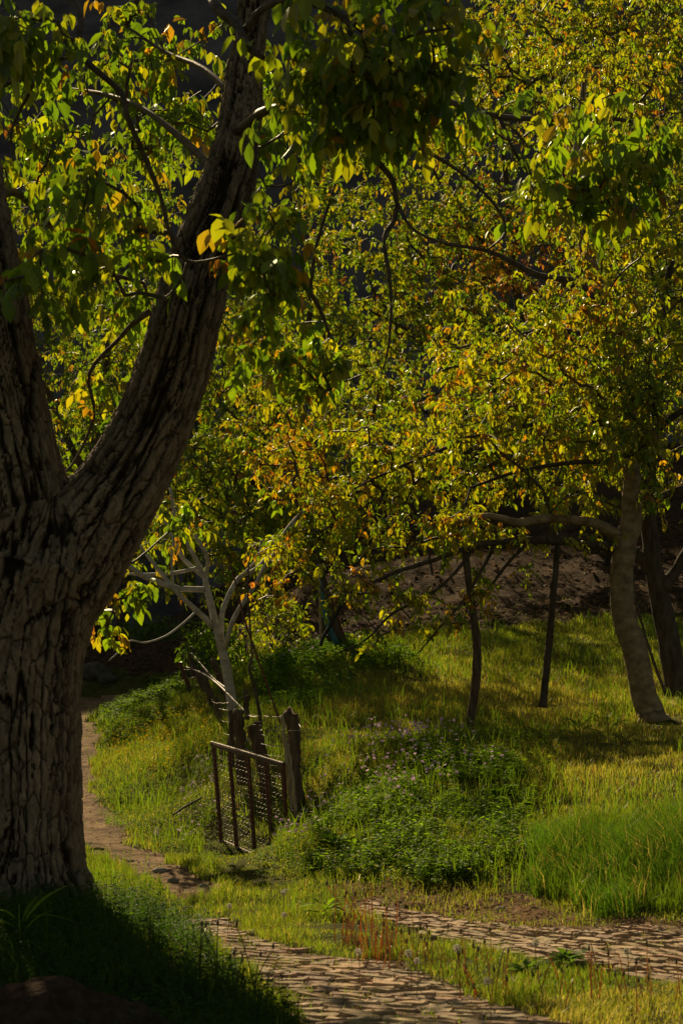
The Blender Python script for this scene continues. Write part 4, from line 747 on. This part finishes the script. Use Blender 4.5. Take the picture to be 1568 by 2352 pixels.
# ------------------------------------------------------------------ rusty gate
tl = P(487, 1708, 17.9); tr = P(652, 1757, 17.0); bl = P(505, 1932, 17.9); bm = P(584, 1967, 17.45); br_ = bl + (bm - bl) * ((tr - tl)[0] / (bm - bl)[0]) * .98
GO = empty('garden_gate', Vector((bl + br_) / 2), 'low rusty metal gate with twisted wire netting standing open at the path', 'gate')
def gpt(u, v): return (tl * (1 - u) + tr * u) * (1 - v) + (bl * (1 - u) + br_ * u) * v
nrmG = nrm(np.cross(tr - tl, bl - tl)); ug = nrm(tr - tl)
def bar(a, b, wd, dp, name, mat='rust'):
    ax = nrm(b - a); s = nrm(np.cross(ax, nrmG)) * wd / 2; t = nrmG * dp / 2; V = []
    for p in (a, b): V += [p - s - t, p + s - t, p + s + t, p - s + t]
    mb = MB(); mb.add(V, [(0, 3, 2, 1), (4, 5, 6, 7), (0, 1, 5, 4), (1, 2, 6, 5), (2, 3, 7, 6), (3, 0, 4, 7)]); o = mb.build(name, M[mat], GO)
    bv = o.modifiers.new('b', 'BEVEL'); bv.width = .003; bv.segments = 2; return o
for u in (.02, .25, .51, .76, .985): bar(gpt(u, .012), gpt(u, 1.0), .032, .028, 'upright_bar')
bar(gpt(0, 1.0), gpt(1, 1.0), .05, .022, 'bottom_rail', 'palewood')
mb = MB(); mb.tube(np.array([gpt(0, 0), gpt(.5, .002), gpt(1, 0)]), .017, 10); mb.build('top_rail', M['rust'], GO, True)
mb = MB(); m = 1100; t = np.linspace(0, 1, m); a = t * 2 * math.pi * 62; sidev = np.cross(ug, nrmG)   # wire wound round the top rail
q = np.array([gpt(x, 0) for x in t]) + .021 * (np.cos(a)[:, None] * nrmG + np.sin(a)[:, None] * sidev); mb.tube(q, .0042, 5); mb.build('wire_wrapping', M['wire'], GO, True)
mb = MB(); m = 90; t = np.linspace(.01, .99, m)
for j, v in enumerate(np.linspace(.035, .985, 20)):
    ph = rr.uniform(0, 6); q = np.array([gpt(x, v + .010 * math.sin(x * 7 + ph) * (1 if v < .9 else .4)) for x in t]) + (.005 * np.sin(t * 2 * math.pi * 22 + ph))[:, None] * sidev - nrmG * .016; mb.tube(q, .0014, 4)
for j, u in enumerate(np.linspace(.03, .975, 22)):
    ph = rr.uniform(0, 6); tv = np.linspace(.01, .99, 30); q = np.array([gpt(u + .004 * math.sin(x * 9 + ph), x) for x in tv]) - nrmG * .016; mb.tube(q, .0014, 4)
mb.build('wire_netting', M['wire'], GO, True)

# ------------------------------------------------------------------ herbs and flowers
def herbs(name, poly, n, L, hmax, cols, label, margin=.15, seed=0, mat='weed', nl=4, wr=.55, th=-1, ry=None):
    r = np.random.default_rng(100 + seed); q = np.array(poly); x = r.uniform(q[:, 0].min(), q[:, 0].max(), n); y = r.uniform(q[:, 1].min(), q[:, 1].max(), n)
    k = mask(x, y, poly, margin, 3, seed) & (fbm(x * 2.2, y * 2.2, 0, 3, 60 + seed) > th); x = x[k]; y = y[k]; n = len(x); mb = MB()
    hh = hmax * (.45 + .55 * (fbm(x * 2.5, y * 2.5, 0, 3, 33 + seed) * .5 + .5)) * r.uniform(.3, 1.1, n); z = H(x, y); hh = hh * np.where(inpoly(x, y, SHORT), .3, 1)
    cols = np.array(cols); col = cols[r.integers(0, len(cols), n)] * r.uniform(.7, 1.35, (n, 1)); B = np.stack([x, y, z + hh], -1)
    for j in range(nl):
        a = r.uniform(0, 6.28, n); d = np.stack([np.cos(a), np.sin(a), r.uniform(-.2, .7, n)], -1); nn = np.stack([-.5 * np.cos(a), -.5 * np.sin(a), np.ones(n)], -1) + r.normal(0, .25, (n, 3)); l = L * r.uniform(.5, 1.3, n) * np.maximum(1, y / 20)
        b = B - np.array([0, 0, 1.0]) * (r.uniform(0, .6, n) * hh)[:, None]; leaves(mb, b, d, nn, l, l * wr, col * r.uniform(.85, 1.15, (n, 1)), curl=.3, fold=.2)
    blades(mb, x, y, hh * 1.15, np.full(n, .004) * np.maximum(1, y / 15), np.full(n, .12), col * .8, r=r)
    return tag(mb.build(name, M[mat]), label, 'ground cover', kind='stuff')
herbs('flowering_herbs', HERB, 8000, .042, .22, [DEEP * 2, DEEP, GREEN * 1.2, (.12, .17, .018), GREEN * 1.1], 'dense dark green herbs covering the hump of the bank', nl=4, seed=1, th=-.08, margin=.45)
BANK = region([(560, 1990), (620, 1880), (700, 1760), (800, 1720), (1000, 1690), (1300, 1700), (1250, 1900), (1180, 2010), (1000, 2045), (700, 2030)])
herbs('bank_herbs', BANK, 9000, .03, .16, [GREEN, OLIVE * .8, (.09, .13, .02)], 'loose low herbs mixed with grass over the bank beside the gate', nl=4, seed=2)
herbs('nettle_patch', HERB2, 9000, .045, .26, [(.08, .125, .014), (.10, .15, .016), (.05, .08, .010)], 'bushy nettles crowding the far end of the path bank', nl=5, seed=3, wr=.5, margin=.5, th=-.15)
LB_ = region([(240, 1900), (220, 1800), (250, 1720), (350, 1640), (450, 1640), (500, 1720), (500, 1900), (560, 1960), (480, 2010), (370, 1950)])
herbs('bank_clover', LB_, 14000, .022, .10, [GREEN, (.09, .15, .02), OLIVE * .7], 'small leaved green cover on the sunlit bank left of the gate', nl=3, seed=4)
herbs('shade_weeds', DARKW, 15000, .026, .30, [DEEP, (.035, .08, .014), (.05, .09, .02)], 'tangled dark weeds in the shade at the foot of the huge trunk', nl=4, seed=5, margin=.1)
FEN = region([(640, 1640), (560, 1560), (700, 1500), (860, 1480), (960, 1520), (820, 1560), (720, 1640)])
herbs('fence_weeds', FEN, 7000, .06, .30, [DEEP * 1.4, GREEN, (.05, .11, .015)], 'rank green weeds growing behind the fence', nl=4, seed=6, wr=.35)
mb = MB(); r = np.random.default_rng(9); q = np.array(DARKW); n = 3600; x = r.uniform(-2.3, .4, n); y = r.uniform(8.0, 12.6, n); k = inpoly(x, y, DARKW); x = x[k]; y = y[k]; n = len(x)
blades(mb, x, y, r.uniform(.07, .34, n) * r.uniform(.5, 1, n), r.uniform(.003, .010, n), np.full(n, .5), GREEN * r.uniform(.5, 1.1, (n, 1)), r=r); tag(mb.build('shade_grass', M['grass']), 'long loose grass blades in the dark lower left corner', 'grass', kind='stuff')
def petals(name, poly, n, rad, colr, hgt, label, seed, gap=.06):
    r = np.random.default_rng(seed); q = np.array(poly); x = r.uniform(q[:, 0].min(), q[:, 0].max(), n); y = r.uniform(q[:, 1].min(), q[:, 1].max(), n); k = mask(x, y, poly, .1) & (fbm(x * 1.7, y * 1.7, 0, 3, 44 + seed) > gap); x = x[k]; y = y[k]; n = len(x); mb = MB()
    z = H(x, y) + hgt * r.uniform(.6, 1.25, n); B = np.stack([x, y, z], -1); up = nrm(np.stack([r.normal(-.1, .45, n), r.normal(-.6, .4, n), np.ones(n)], -1)); u = nrm(np.cross(up, [1.0, 0, .01])); v = np.cross(up, u); a0 = r.uniform(0, 6, n)
    col = np.array(colr) * r.uniform(.75, 1.15, (n, 1)); R = rad * r.uniform(.7, 1.2, n) * np.maximum(1, y / 22)
    for j in range(5):
        a = a0 + j * 1.2566; d = u * np.cos(a)[:, None] + v * np.sin(a)[:, None]; leaves(mb, B, d, up, R, R * .8, col, curl=-.2, fold=.0)
    return tag(mb.build(name, M['petal']), label, 'flowers', kind='stuff')
LIL = region([(620, 1980), (640, 1900), (720, 1850), (760, 1760), (860, 1700), (960, 1700), (1150, 1780), (1200, 1860), (1080, 1900), (880, 1880), (800, 1800), (720, 1960)])
petals('lilac_flowers', LIL, 1100, .017, (.78, .52, .74), .2, 'small lilac pink flowers sprinkled over the bank herbs', 1, -.05)
petals('lilac_flowers', region([(400, 1900), (440, 1750), (490, 1750), (500, 1920), (430, 1960)]), 300, .014, (.8, .62, .7), .1, 'tiny pale pink flowers in the grass just left of the gate', 2, -.1)
petals('lilac_flowers', region([(600, 1560), (680, 1480), (880, 1460), (900, 1500), (760, 1540), (640, 1600)]), 260, .014, (.65, .42, .68), .26, 'purple pink flowers among the weeds behind the fence', 3, -.1)
petals('buttercups', region([(240, 1730), (290, 1680), (400, 1640), (470, 1640), (490, 1740), (400, 1800), (320, 1800)]), 1300, .0155, (.85, .62, .01), .13, 'tiny yellow flowers scattered over the sunlit left bank', 4, -.12)

# dry reddish weed stalks in the middle strip
def stalks(pts, n, spread, h, label, seed, col=(.48, .17, .06)):
    r = np.random.default_rng(seed); b0 = G(*pts); o = empty('sorrel_clump', Vector(b0), label, 'dry weeds', 'reddish dry weed clumps on the middle strip')
    for i in range(n):
        p = b0 + np.array([r.normal(0, spread * 1.6), r.normal(0, spread * 2), 0]); p[2] = float(H(p[0], p[1])) - .01; hh = h * r.uniform(.3, 1.15); l = r.normal(0, .21, 2); t = np.linspace(0, 1, 6)
        q = p + np.stack([l[0] * hh * t ** 1.6, l[1] * hh * t ** 1.6, hh * t], 1); c = np.array(col) * r.uniform(.6, 1.5) * np.array([1, r.uniform(.8, 1.7), 1]); mb = MB(); mb.tube(q, np.linspace(.0034, .0020, 6), 4, c=c); st = mb.build('stalk', M['stalk'], o, True)
        if r.uniform() < .55: s = q[-1]; hd = MB(); hd.tube(np.array([s - [0, 0, .004], s + [0, 0, .006], s + [0, 0, .016], s + [0, 0, .026]]), [.003, .0065, .005, .0015], 6, c=np.array([.12, .09, .05]) * r.uniform(.6, 1.4)); so = hd.build('seed_head', M['stalk'], None, True, origin=np.array(o.location)); so.location = (0, 0, 0); so.parent = st
stalks((880, 2200), 26, .07, .30, 'thickest clump of reddish dry stalks in the middle of the grass strip', 1)
stalks((815, 2170), 16, .05, .34, 'taller reddish stalks at the left of the thick clump', 2); stalks((945, 2215), 22, .08, .24, 'reddish stalks just right of the thickest clump', 3, (.45, .24, .08)); stalks((1050, 2250), 14, .09, .25, 'sparse brown stalks standing behind the white seed head', 4, (.4, .24, .1))
stalks((1180, 2290), 12, .10, .22, 'few thin red stalks right of the strip centre', 5); stalks((1330, 2290), 16, .12, .24, 'thin red stalks near the lower right corner', 6); stalks((1440, 2290), 14, .10, .22, 'straw and red stalks at the right edge of the strip', 7, (.5, .32, .12)); stalks((505, 2290), 16, .07, .34, 'dark tall stalks at the edge of the shade left of the paving', 8, (.07, .06, .03)); stalks((1250, 1935), 16, .08, .2, 'dark red stalks where the herbs meet the tall grass', 9, (.14, .05, .04))
# dandelion clocks
dp = [(425, 1766), (472, 1776), (414, 1814), (357, 1916), (366, 1907), (340, 1987), (465, 1753), (520, 2092), (653, 2113), (823, 2199), (1053, 2190), (944, 2202), (961, 2219), (1227, 2177), (1435, 2196), (652, 2060), (1132, 2267), (888, 1838)]
nm = ['highest white dandelion clock on the left bank', 'dandelion clock nearest the gate top', 'large dandelion clock on the bank above the fallen branch', 'lower left of two close dandelion clocks by the path', 'upper right of two close dandelion clocks by the path', 'dandelion clock at the edge of the dirt path', 'faint dandelion clock up the bank beside the gate', 'dandelion clock on a red stem at the shade edge', 'dandelion clock at the left end of the middle strip', 'dandelion clock left of the thick red stalks', 'largest dandelion clock in the middle strip', 'upper of two close dandelion clocks in the strip', 'lower of two close dandelion clocks in the strip', 'dandelion clock before the right hand paving', 'dandelion clock near the right edge', 'small dandelion clock above the strip', 'dandelion clock lowest in the strip', 'lone pale clock among the herbs of the hump']
r = np.random.default_rng(12)
def sphere_fuzz(mb, c, R, n, r, col):
    d = nrm(r.normal(0, 1, (n, 3))); t = nrm(np.cross(d, r.normal(0, 1, (n, 3)))); s2 = np.cross(d, t)
    for rot in (t, s2):
        V = np.stack([c + d * R * .2 - rot * .0004, c + d * R * .2 + rot * .0004, c + d * R * .9 + rot * .0004, c + d * R * .9 - rot * .0004], 1).reshape(-1, 3); mb.add(V, np.arange(n)[:, None] * 4 + np.array([[0, 1, 2, 3]]), col)
    for k in range(3):
        a = k * 1.05; e = t * math.cos(a) + s2 * math.sin(a); f = d * .35
        V = np.stack([c + d * R * .85, c + (d * .98) * R + e * R * .26, c + (d * 1.05) * R, c + d * R * .98 - e * R * .26], 1).reshape(-1, 3); mb.add(V, np.arange(n)[:, None] * 4 + np.array([[0, 1, 2, 3]]), col)
for i, ((px, py), lb) in enumerate(zip(dp, nm)):
    D = float(gp(px, py)[1]); hgt = .09 if py < 2080 and py > 1700 and px < 500 else .17
    b = G(px + r.uniform(-6, 6), py + hgt / D * F * .96); 
    o = empty('dandelion', Vector(b), lb, 'dandelion', 'dandelion clocks'); top = b + np.array([r.uniform(-.02, .02), 0, hgt]); mb = MB(); mb.tube(smoothline([b - [0, 0, .02], b * .5 + top * .5 + [.006, 0, 0], top], 3), .0022, 5, c=(.16, .10, .04) if i % 2 else (.1, .13, .03)); mb.build('stem', M['stalk'], o, True)
    mb = MB(); rd = r.uniform(.015, .021) * (1.15 if b[1] > 15 else 1); mb.tube(np.array([top - [0, 0, .006], top, top + [0, 0, .005]]), [.002, .004, .001], 6, c=(.15, .1, .05)); sphere_fuzz(mb, top + [0, 0, .002], rd, 90, r, (.60, .56, .48)); mb.build('seed_head', M['petal'], o)
for px, py, lb in ((1095, 2222, 'small yellow dandelion flower in the middle strip'), (549, 2036, 'yellow dandelion flower at the end of the dirt path')):
    b = G(px, py + 18); o = empty('dandelion', Vector(b), lb, 'dandelion'); top = b + [0, 0, .07]; mb = MB(); mb.tube(np.array([b, b * .5 + top * .5, top]), .002, 5, c=(.1, .13, .03)); mb.build('stem', M['stalk'], o, True)
    mb = MB(); n = 60; a = r.uniform(0, 6.28, n); d = np.stack([np.cos(a), np.sin(a), r.uniform(.1, 1.3, n)], -1); leaves(mb, np.repeat(top[None], n, 0), d, np.tile([0, 0, 1.0], (n, 1)), np.full(n, .016), np.full(n, .004), np.tile([.65, .42, .01], (n, 1))); mb.build('flower_head', M['petal'], o)
# broad leaved plants
def dock(px, py, L, n, label, seed, col=DEEP * 1.5, name='dock_plant', wr=.3, D=None):
    r = np.random.default_rng(seed); b = G(px, py); o = empty(name, Vector(b), label, 'plant'); mb = MB(); a = r.uniform(0, 6.28, n); B = np.repeat(b[None], n, 0) + np.stack([np.cos(a) * .03, np.sin(a) * .03, r.uniform(0, L * .7, n)], -1)
    d = np.stack([np.cos(a), np.sin(a), r.uniform(.2, 1.3, n)], -1); nn = np.stack([-np.cos(a), -np.sin(a), np.ones(n)], -1); l = L * r.uniform(.6, 1.2, n); leaves(mb, B, d, nn, l, l * wr, np.array(col) * r.uniform(.7, 1.3, (n, 1)), curl=.45, fold=.3, fine=True); mb.build('leaves', M['weed'], o)
    mb = MB(); mb.tube(np.array([b - [0, 0, .02], b + [0, 0, L * .5], b + [0, 0, L * .9]]), [.006, .004, .002], 6, c=col); mb.build('stem', M['stalk'], o, True)
dock(770, 1960, .16, 46, 'dark glossy leafed plant at the left foot of the bank hump', 1); dock(1045, 2020, .13, 34, 'dark leafy plant low in the middle of the bank foot', 2); dock(815, 1960, .12, 26, 'mid green leafy plant right of the dark glossy one', 3, GREEN)
dock(1150, 1840, .12, 30, 'broad mallow leaves near the top of the hump', 4, DEEP * 1.6, wr=.8); dock(1395, 1700, .26, 16, 'wide bladed plant below the pale curved trunk', 5, GREEN * .9, wr=.12); dock(1330, 1700, .24, 14, 'second wide bladed plant left of the curved trunk foot', 6, GREEN * .9, wr=.12)
dock(1300, 2215, .09, 20, 'rosette of round leaves before the right paving', 7, DEEP * 1.6, wr=.8); dock(1210, 2240, .09, 16, 'low leafy rosette in the middle of the right strip', 8, DEEP * 1.8, wr=.5); dock(745, 2110, .12, 14, 'leafy rosette at the left end of the far paving', 9, GREEN, wr=.4)
dock(45, 2200, .30, 9, 'long pale bladed plant against the huge trunk foot', 10, GREEN * 1.2, wr=.10); dock(520, 1720, .13, 12, 'small yellow leafed shoot behind the left end of the gate', 11, LY * .8, wr=.5)
# stones
def stone(p, s, label, seed, mat='stone', flat=.6, group=None):
    r = np.random.default_rng(seed); m, n = 18, 12; th = np.linspace(0, math.pi, n)[:, None]; ph = (np.arange(m) / m * 2 * math.pi)[None]; x = np.sin(th) * np.cos(ph); y = np.sin(th) * np.sin(ph); z = np.cos(th) + 0 * ph
    q = 1 + .35 * fbm(x * 1.3 + seed, y * 1.3, z * 1.3, 3, seed) ; q = q * (1 + .0 * q); V = np.stack([x * q * s * r.uniform(.9, 1.3), y * q * s * .9, z * q * s * flat], -1).reshape(-1, 3); i = np.arange(n - 1)[:, None] * m; j = np.arange(m)[None]; f = np.stack([i + j, i + m + j, i + m + (j + 1) % m, i + (j + 1) % m], -1).reshape(-1, 4)
    mb = MB(); mb.add(V + np.array(p), f); o = mb.build('stone', M[mat], None, True, origin=np.array(p)); return tag(o, label, 'stone', group)
for i, (px, py, s, lb) in enumerate([(215, 1556, .38, 'large dim grey boulder at the shaded bend of the path'), (246, 1566, .22, 'smaller flat grey rock right of the boulder'), (366, 2006, .05, 'grey cobble at the right edge of the dirt path'), (335, 2012, .03, 'small pale stone beside the grey path cobble'), (398, 2025, .035, 'angular pale stone farther along the path edge'),
        (300, 1980, .03, 'little stone in the middle of the dirt path'), (468, 2040, .035, 'stone where the path meets the grass'), (1150, 2090, .03, 'small stone on the bare soil above the far paving'), (655, 2050, .028, 'small stone at the left foot of the bank'), (412, 1553, .16, 'pale rock at the far end of the nettles')]):
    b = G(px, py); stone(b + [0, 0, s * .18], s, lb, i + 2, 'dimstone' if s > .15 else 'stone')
# dark soil heap in the lower left corner
c0 = np.array([-1.18, 8.15, 0]); n = 90; u = np.linspace(-1.5, 1.5, n); X, Y = np.meshgrid(c0[0] + u * 1.0, c0[1] + u * .6); d2 = ((X - c0[0]) / .62) ** 2 + ((Y - c0[1]) / .42) ** 2
Z = H(X, Y) - .05 + .36 * np.exp(-d2 * 1.2) + (.06 * fbm(X * 5, Y * 5, 0, 4, 70) + .03 * np.abs(fbm(X * 16, Y * 16, 0, 3, 71))) * np.exp(-d2 * .5); idx = np.arange(n * n).reshape(n, n); mb = MB()
mb.add(np.stack([X, Y, Z], -1).reshape(-1, 3), np.stack([idx[:-1, :-1], idx[:-1, 1:], idx[1:, 1:], idx[1:, :-1]], -1).reshape(-1, 4)); M['soil'] = m_rough('red_soil', (.035, .024, .017), (.085, .055, .038), (18, 18, 18), .95, .8, detail=8, dist=.02)
tag(mb.build('soil_heap', M['soil'], None, True, origin=(c0[0], c0[1], 0)), 'rounded heap of dark reddish soil in the lower left corner', 'soil heap')
# litter: dry leaves, chips and clods on the path, the bare strip and the slope
mb = MB(); r = np.random.default_rng(77); out = []
for poly, n, L in ((DIRT, 2200, .03), (DIRT3, 1500, .03), (NEAR, 700, .014), (FARP, 500, .018), (SLOPE, 16000, .09)):
    q = np.array(poly); x = r.uniform(q[:, 0].min(), q[:, 0].max(), n * 2); y = r.uniform(q[:, 1].min(), min(q[:, 1].max(), 50), n * 2); k = inpoly(x, y, poly); x = x[k][:n]; y = y[k][:n]; n = len(x)
    a = r.uniform(0, 6.28, n); d = np.stack([np.cos(a), np.sin(a), r.normal(.15, .3, n)], -1); nn = np.stack([r.normal(0, .5, n), r.normal(0, .5, n), np.ones(n)], -1); l = L * r.uniform(.4, 1.4, n)
    cc = (.6 if L > .05 else 1) * np.array([[.20, .12, .07], [.12, .07, .045], [.28, .20, .13], [.07, .045, .03]])[r.integers(0, 4, n)] * r.uniform(.7, 1.2, (n, 1)); leaves(mb, np.stack([x, y, H(x, y) + .012 + (.04 if L > .05 else 0)], -1), d, nn, l, l * r.uniform(.3, .8, n), cc, curl=.3)
tag(mb.build('leaf_litter', M['petal']), 'dry brown leaf scraps and chips on the path and bare slope', 'litter', kind='stuff')
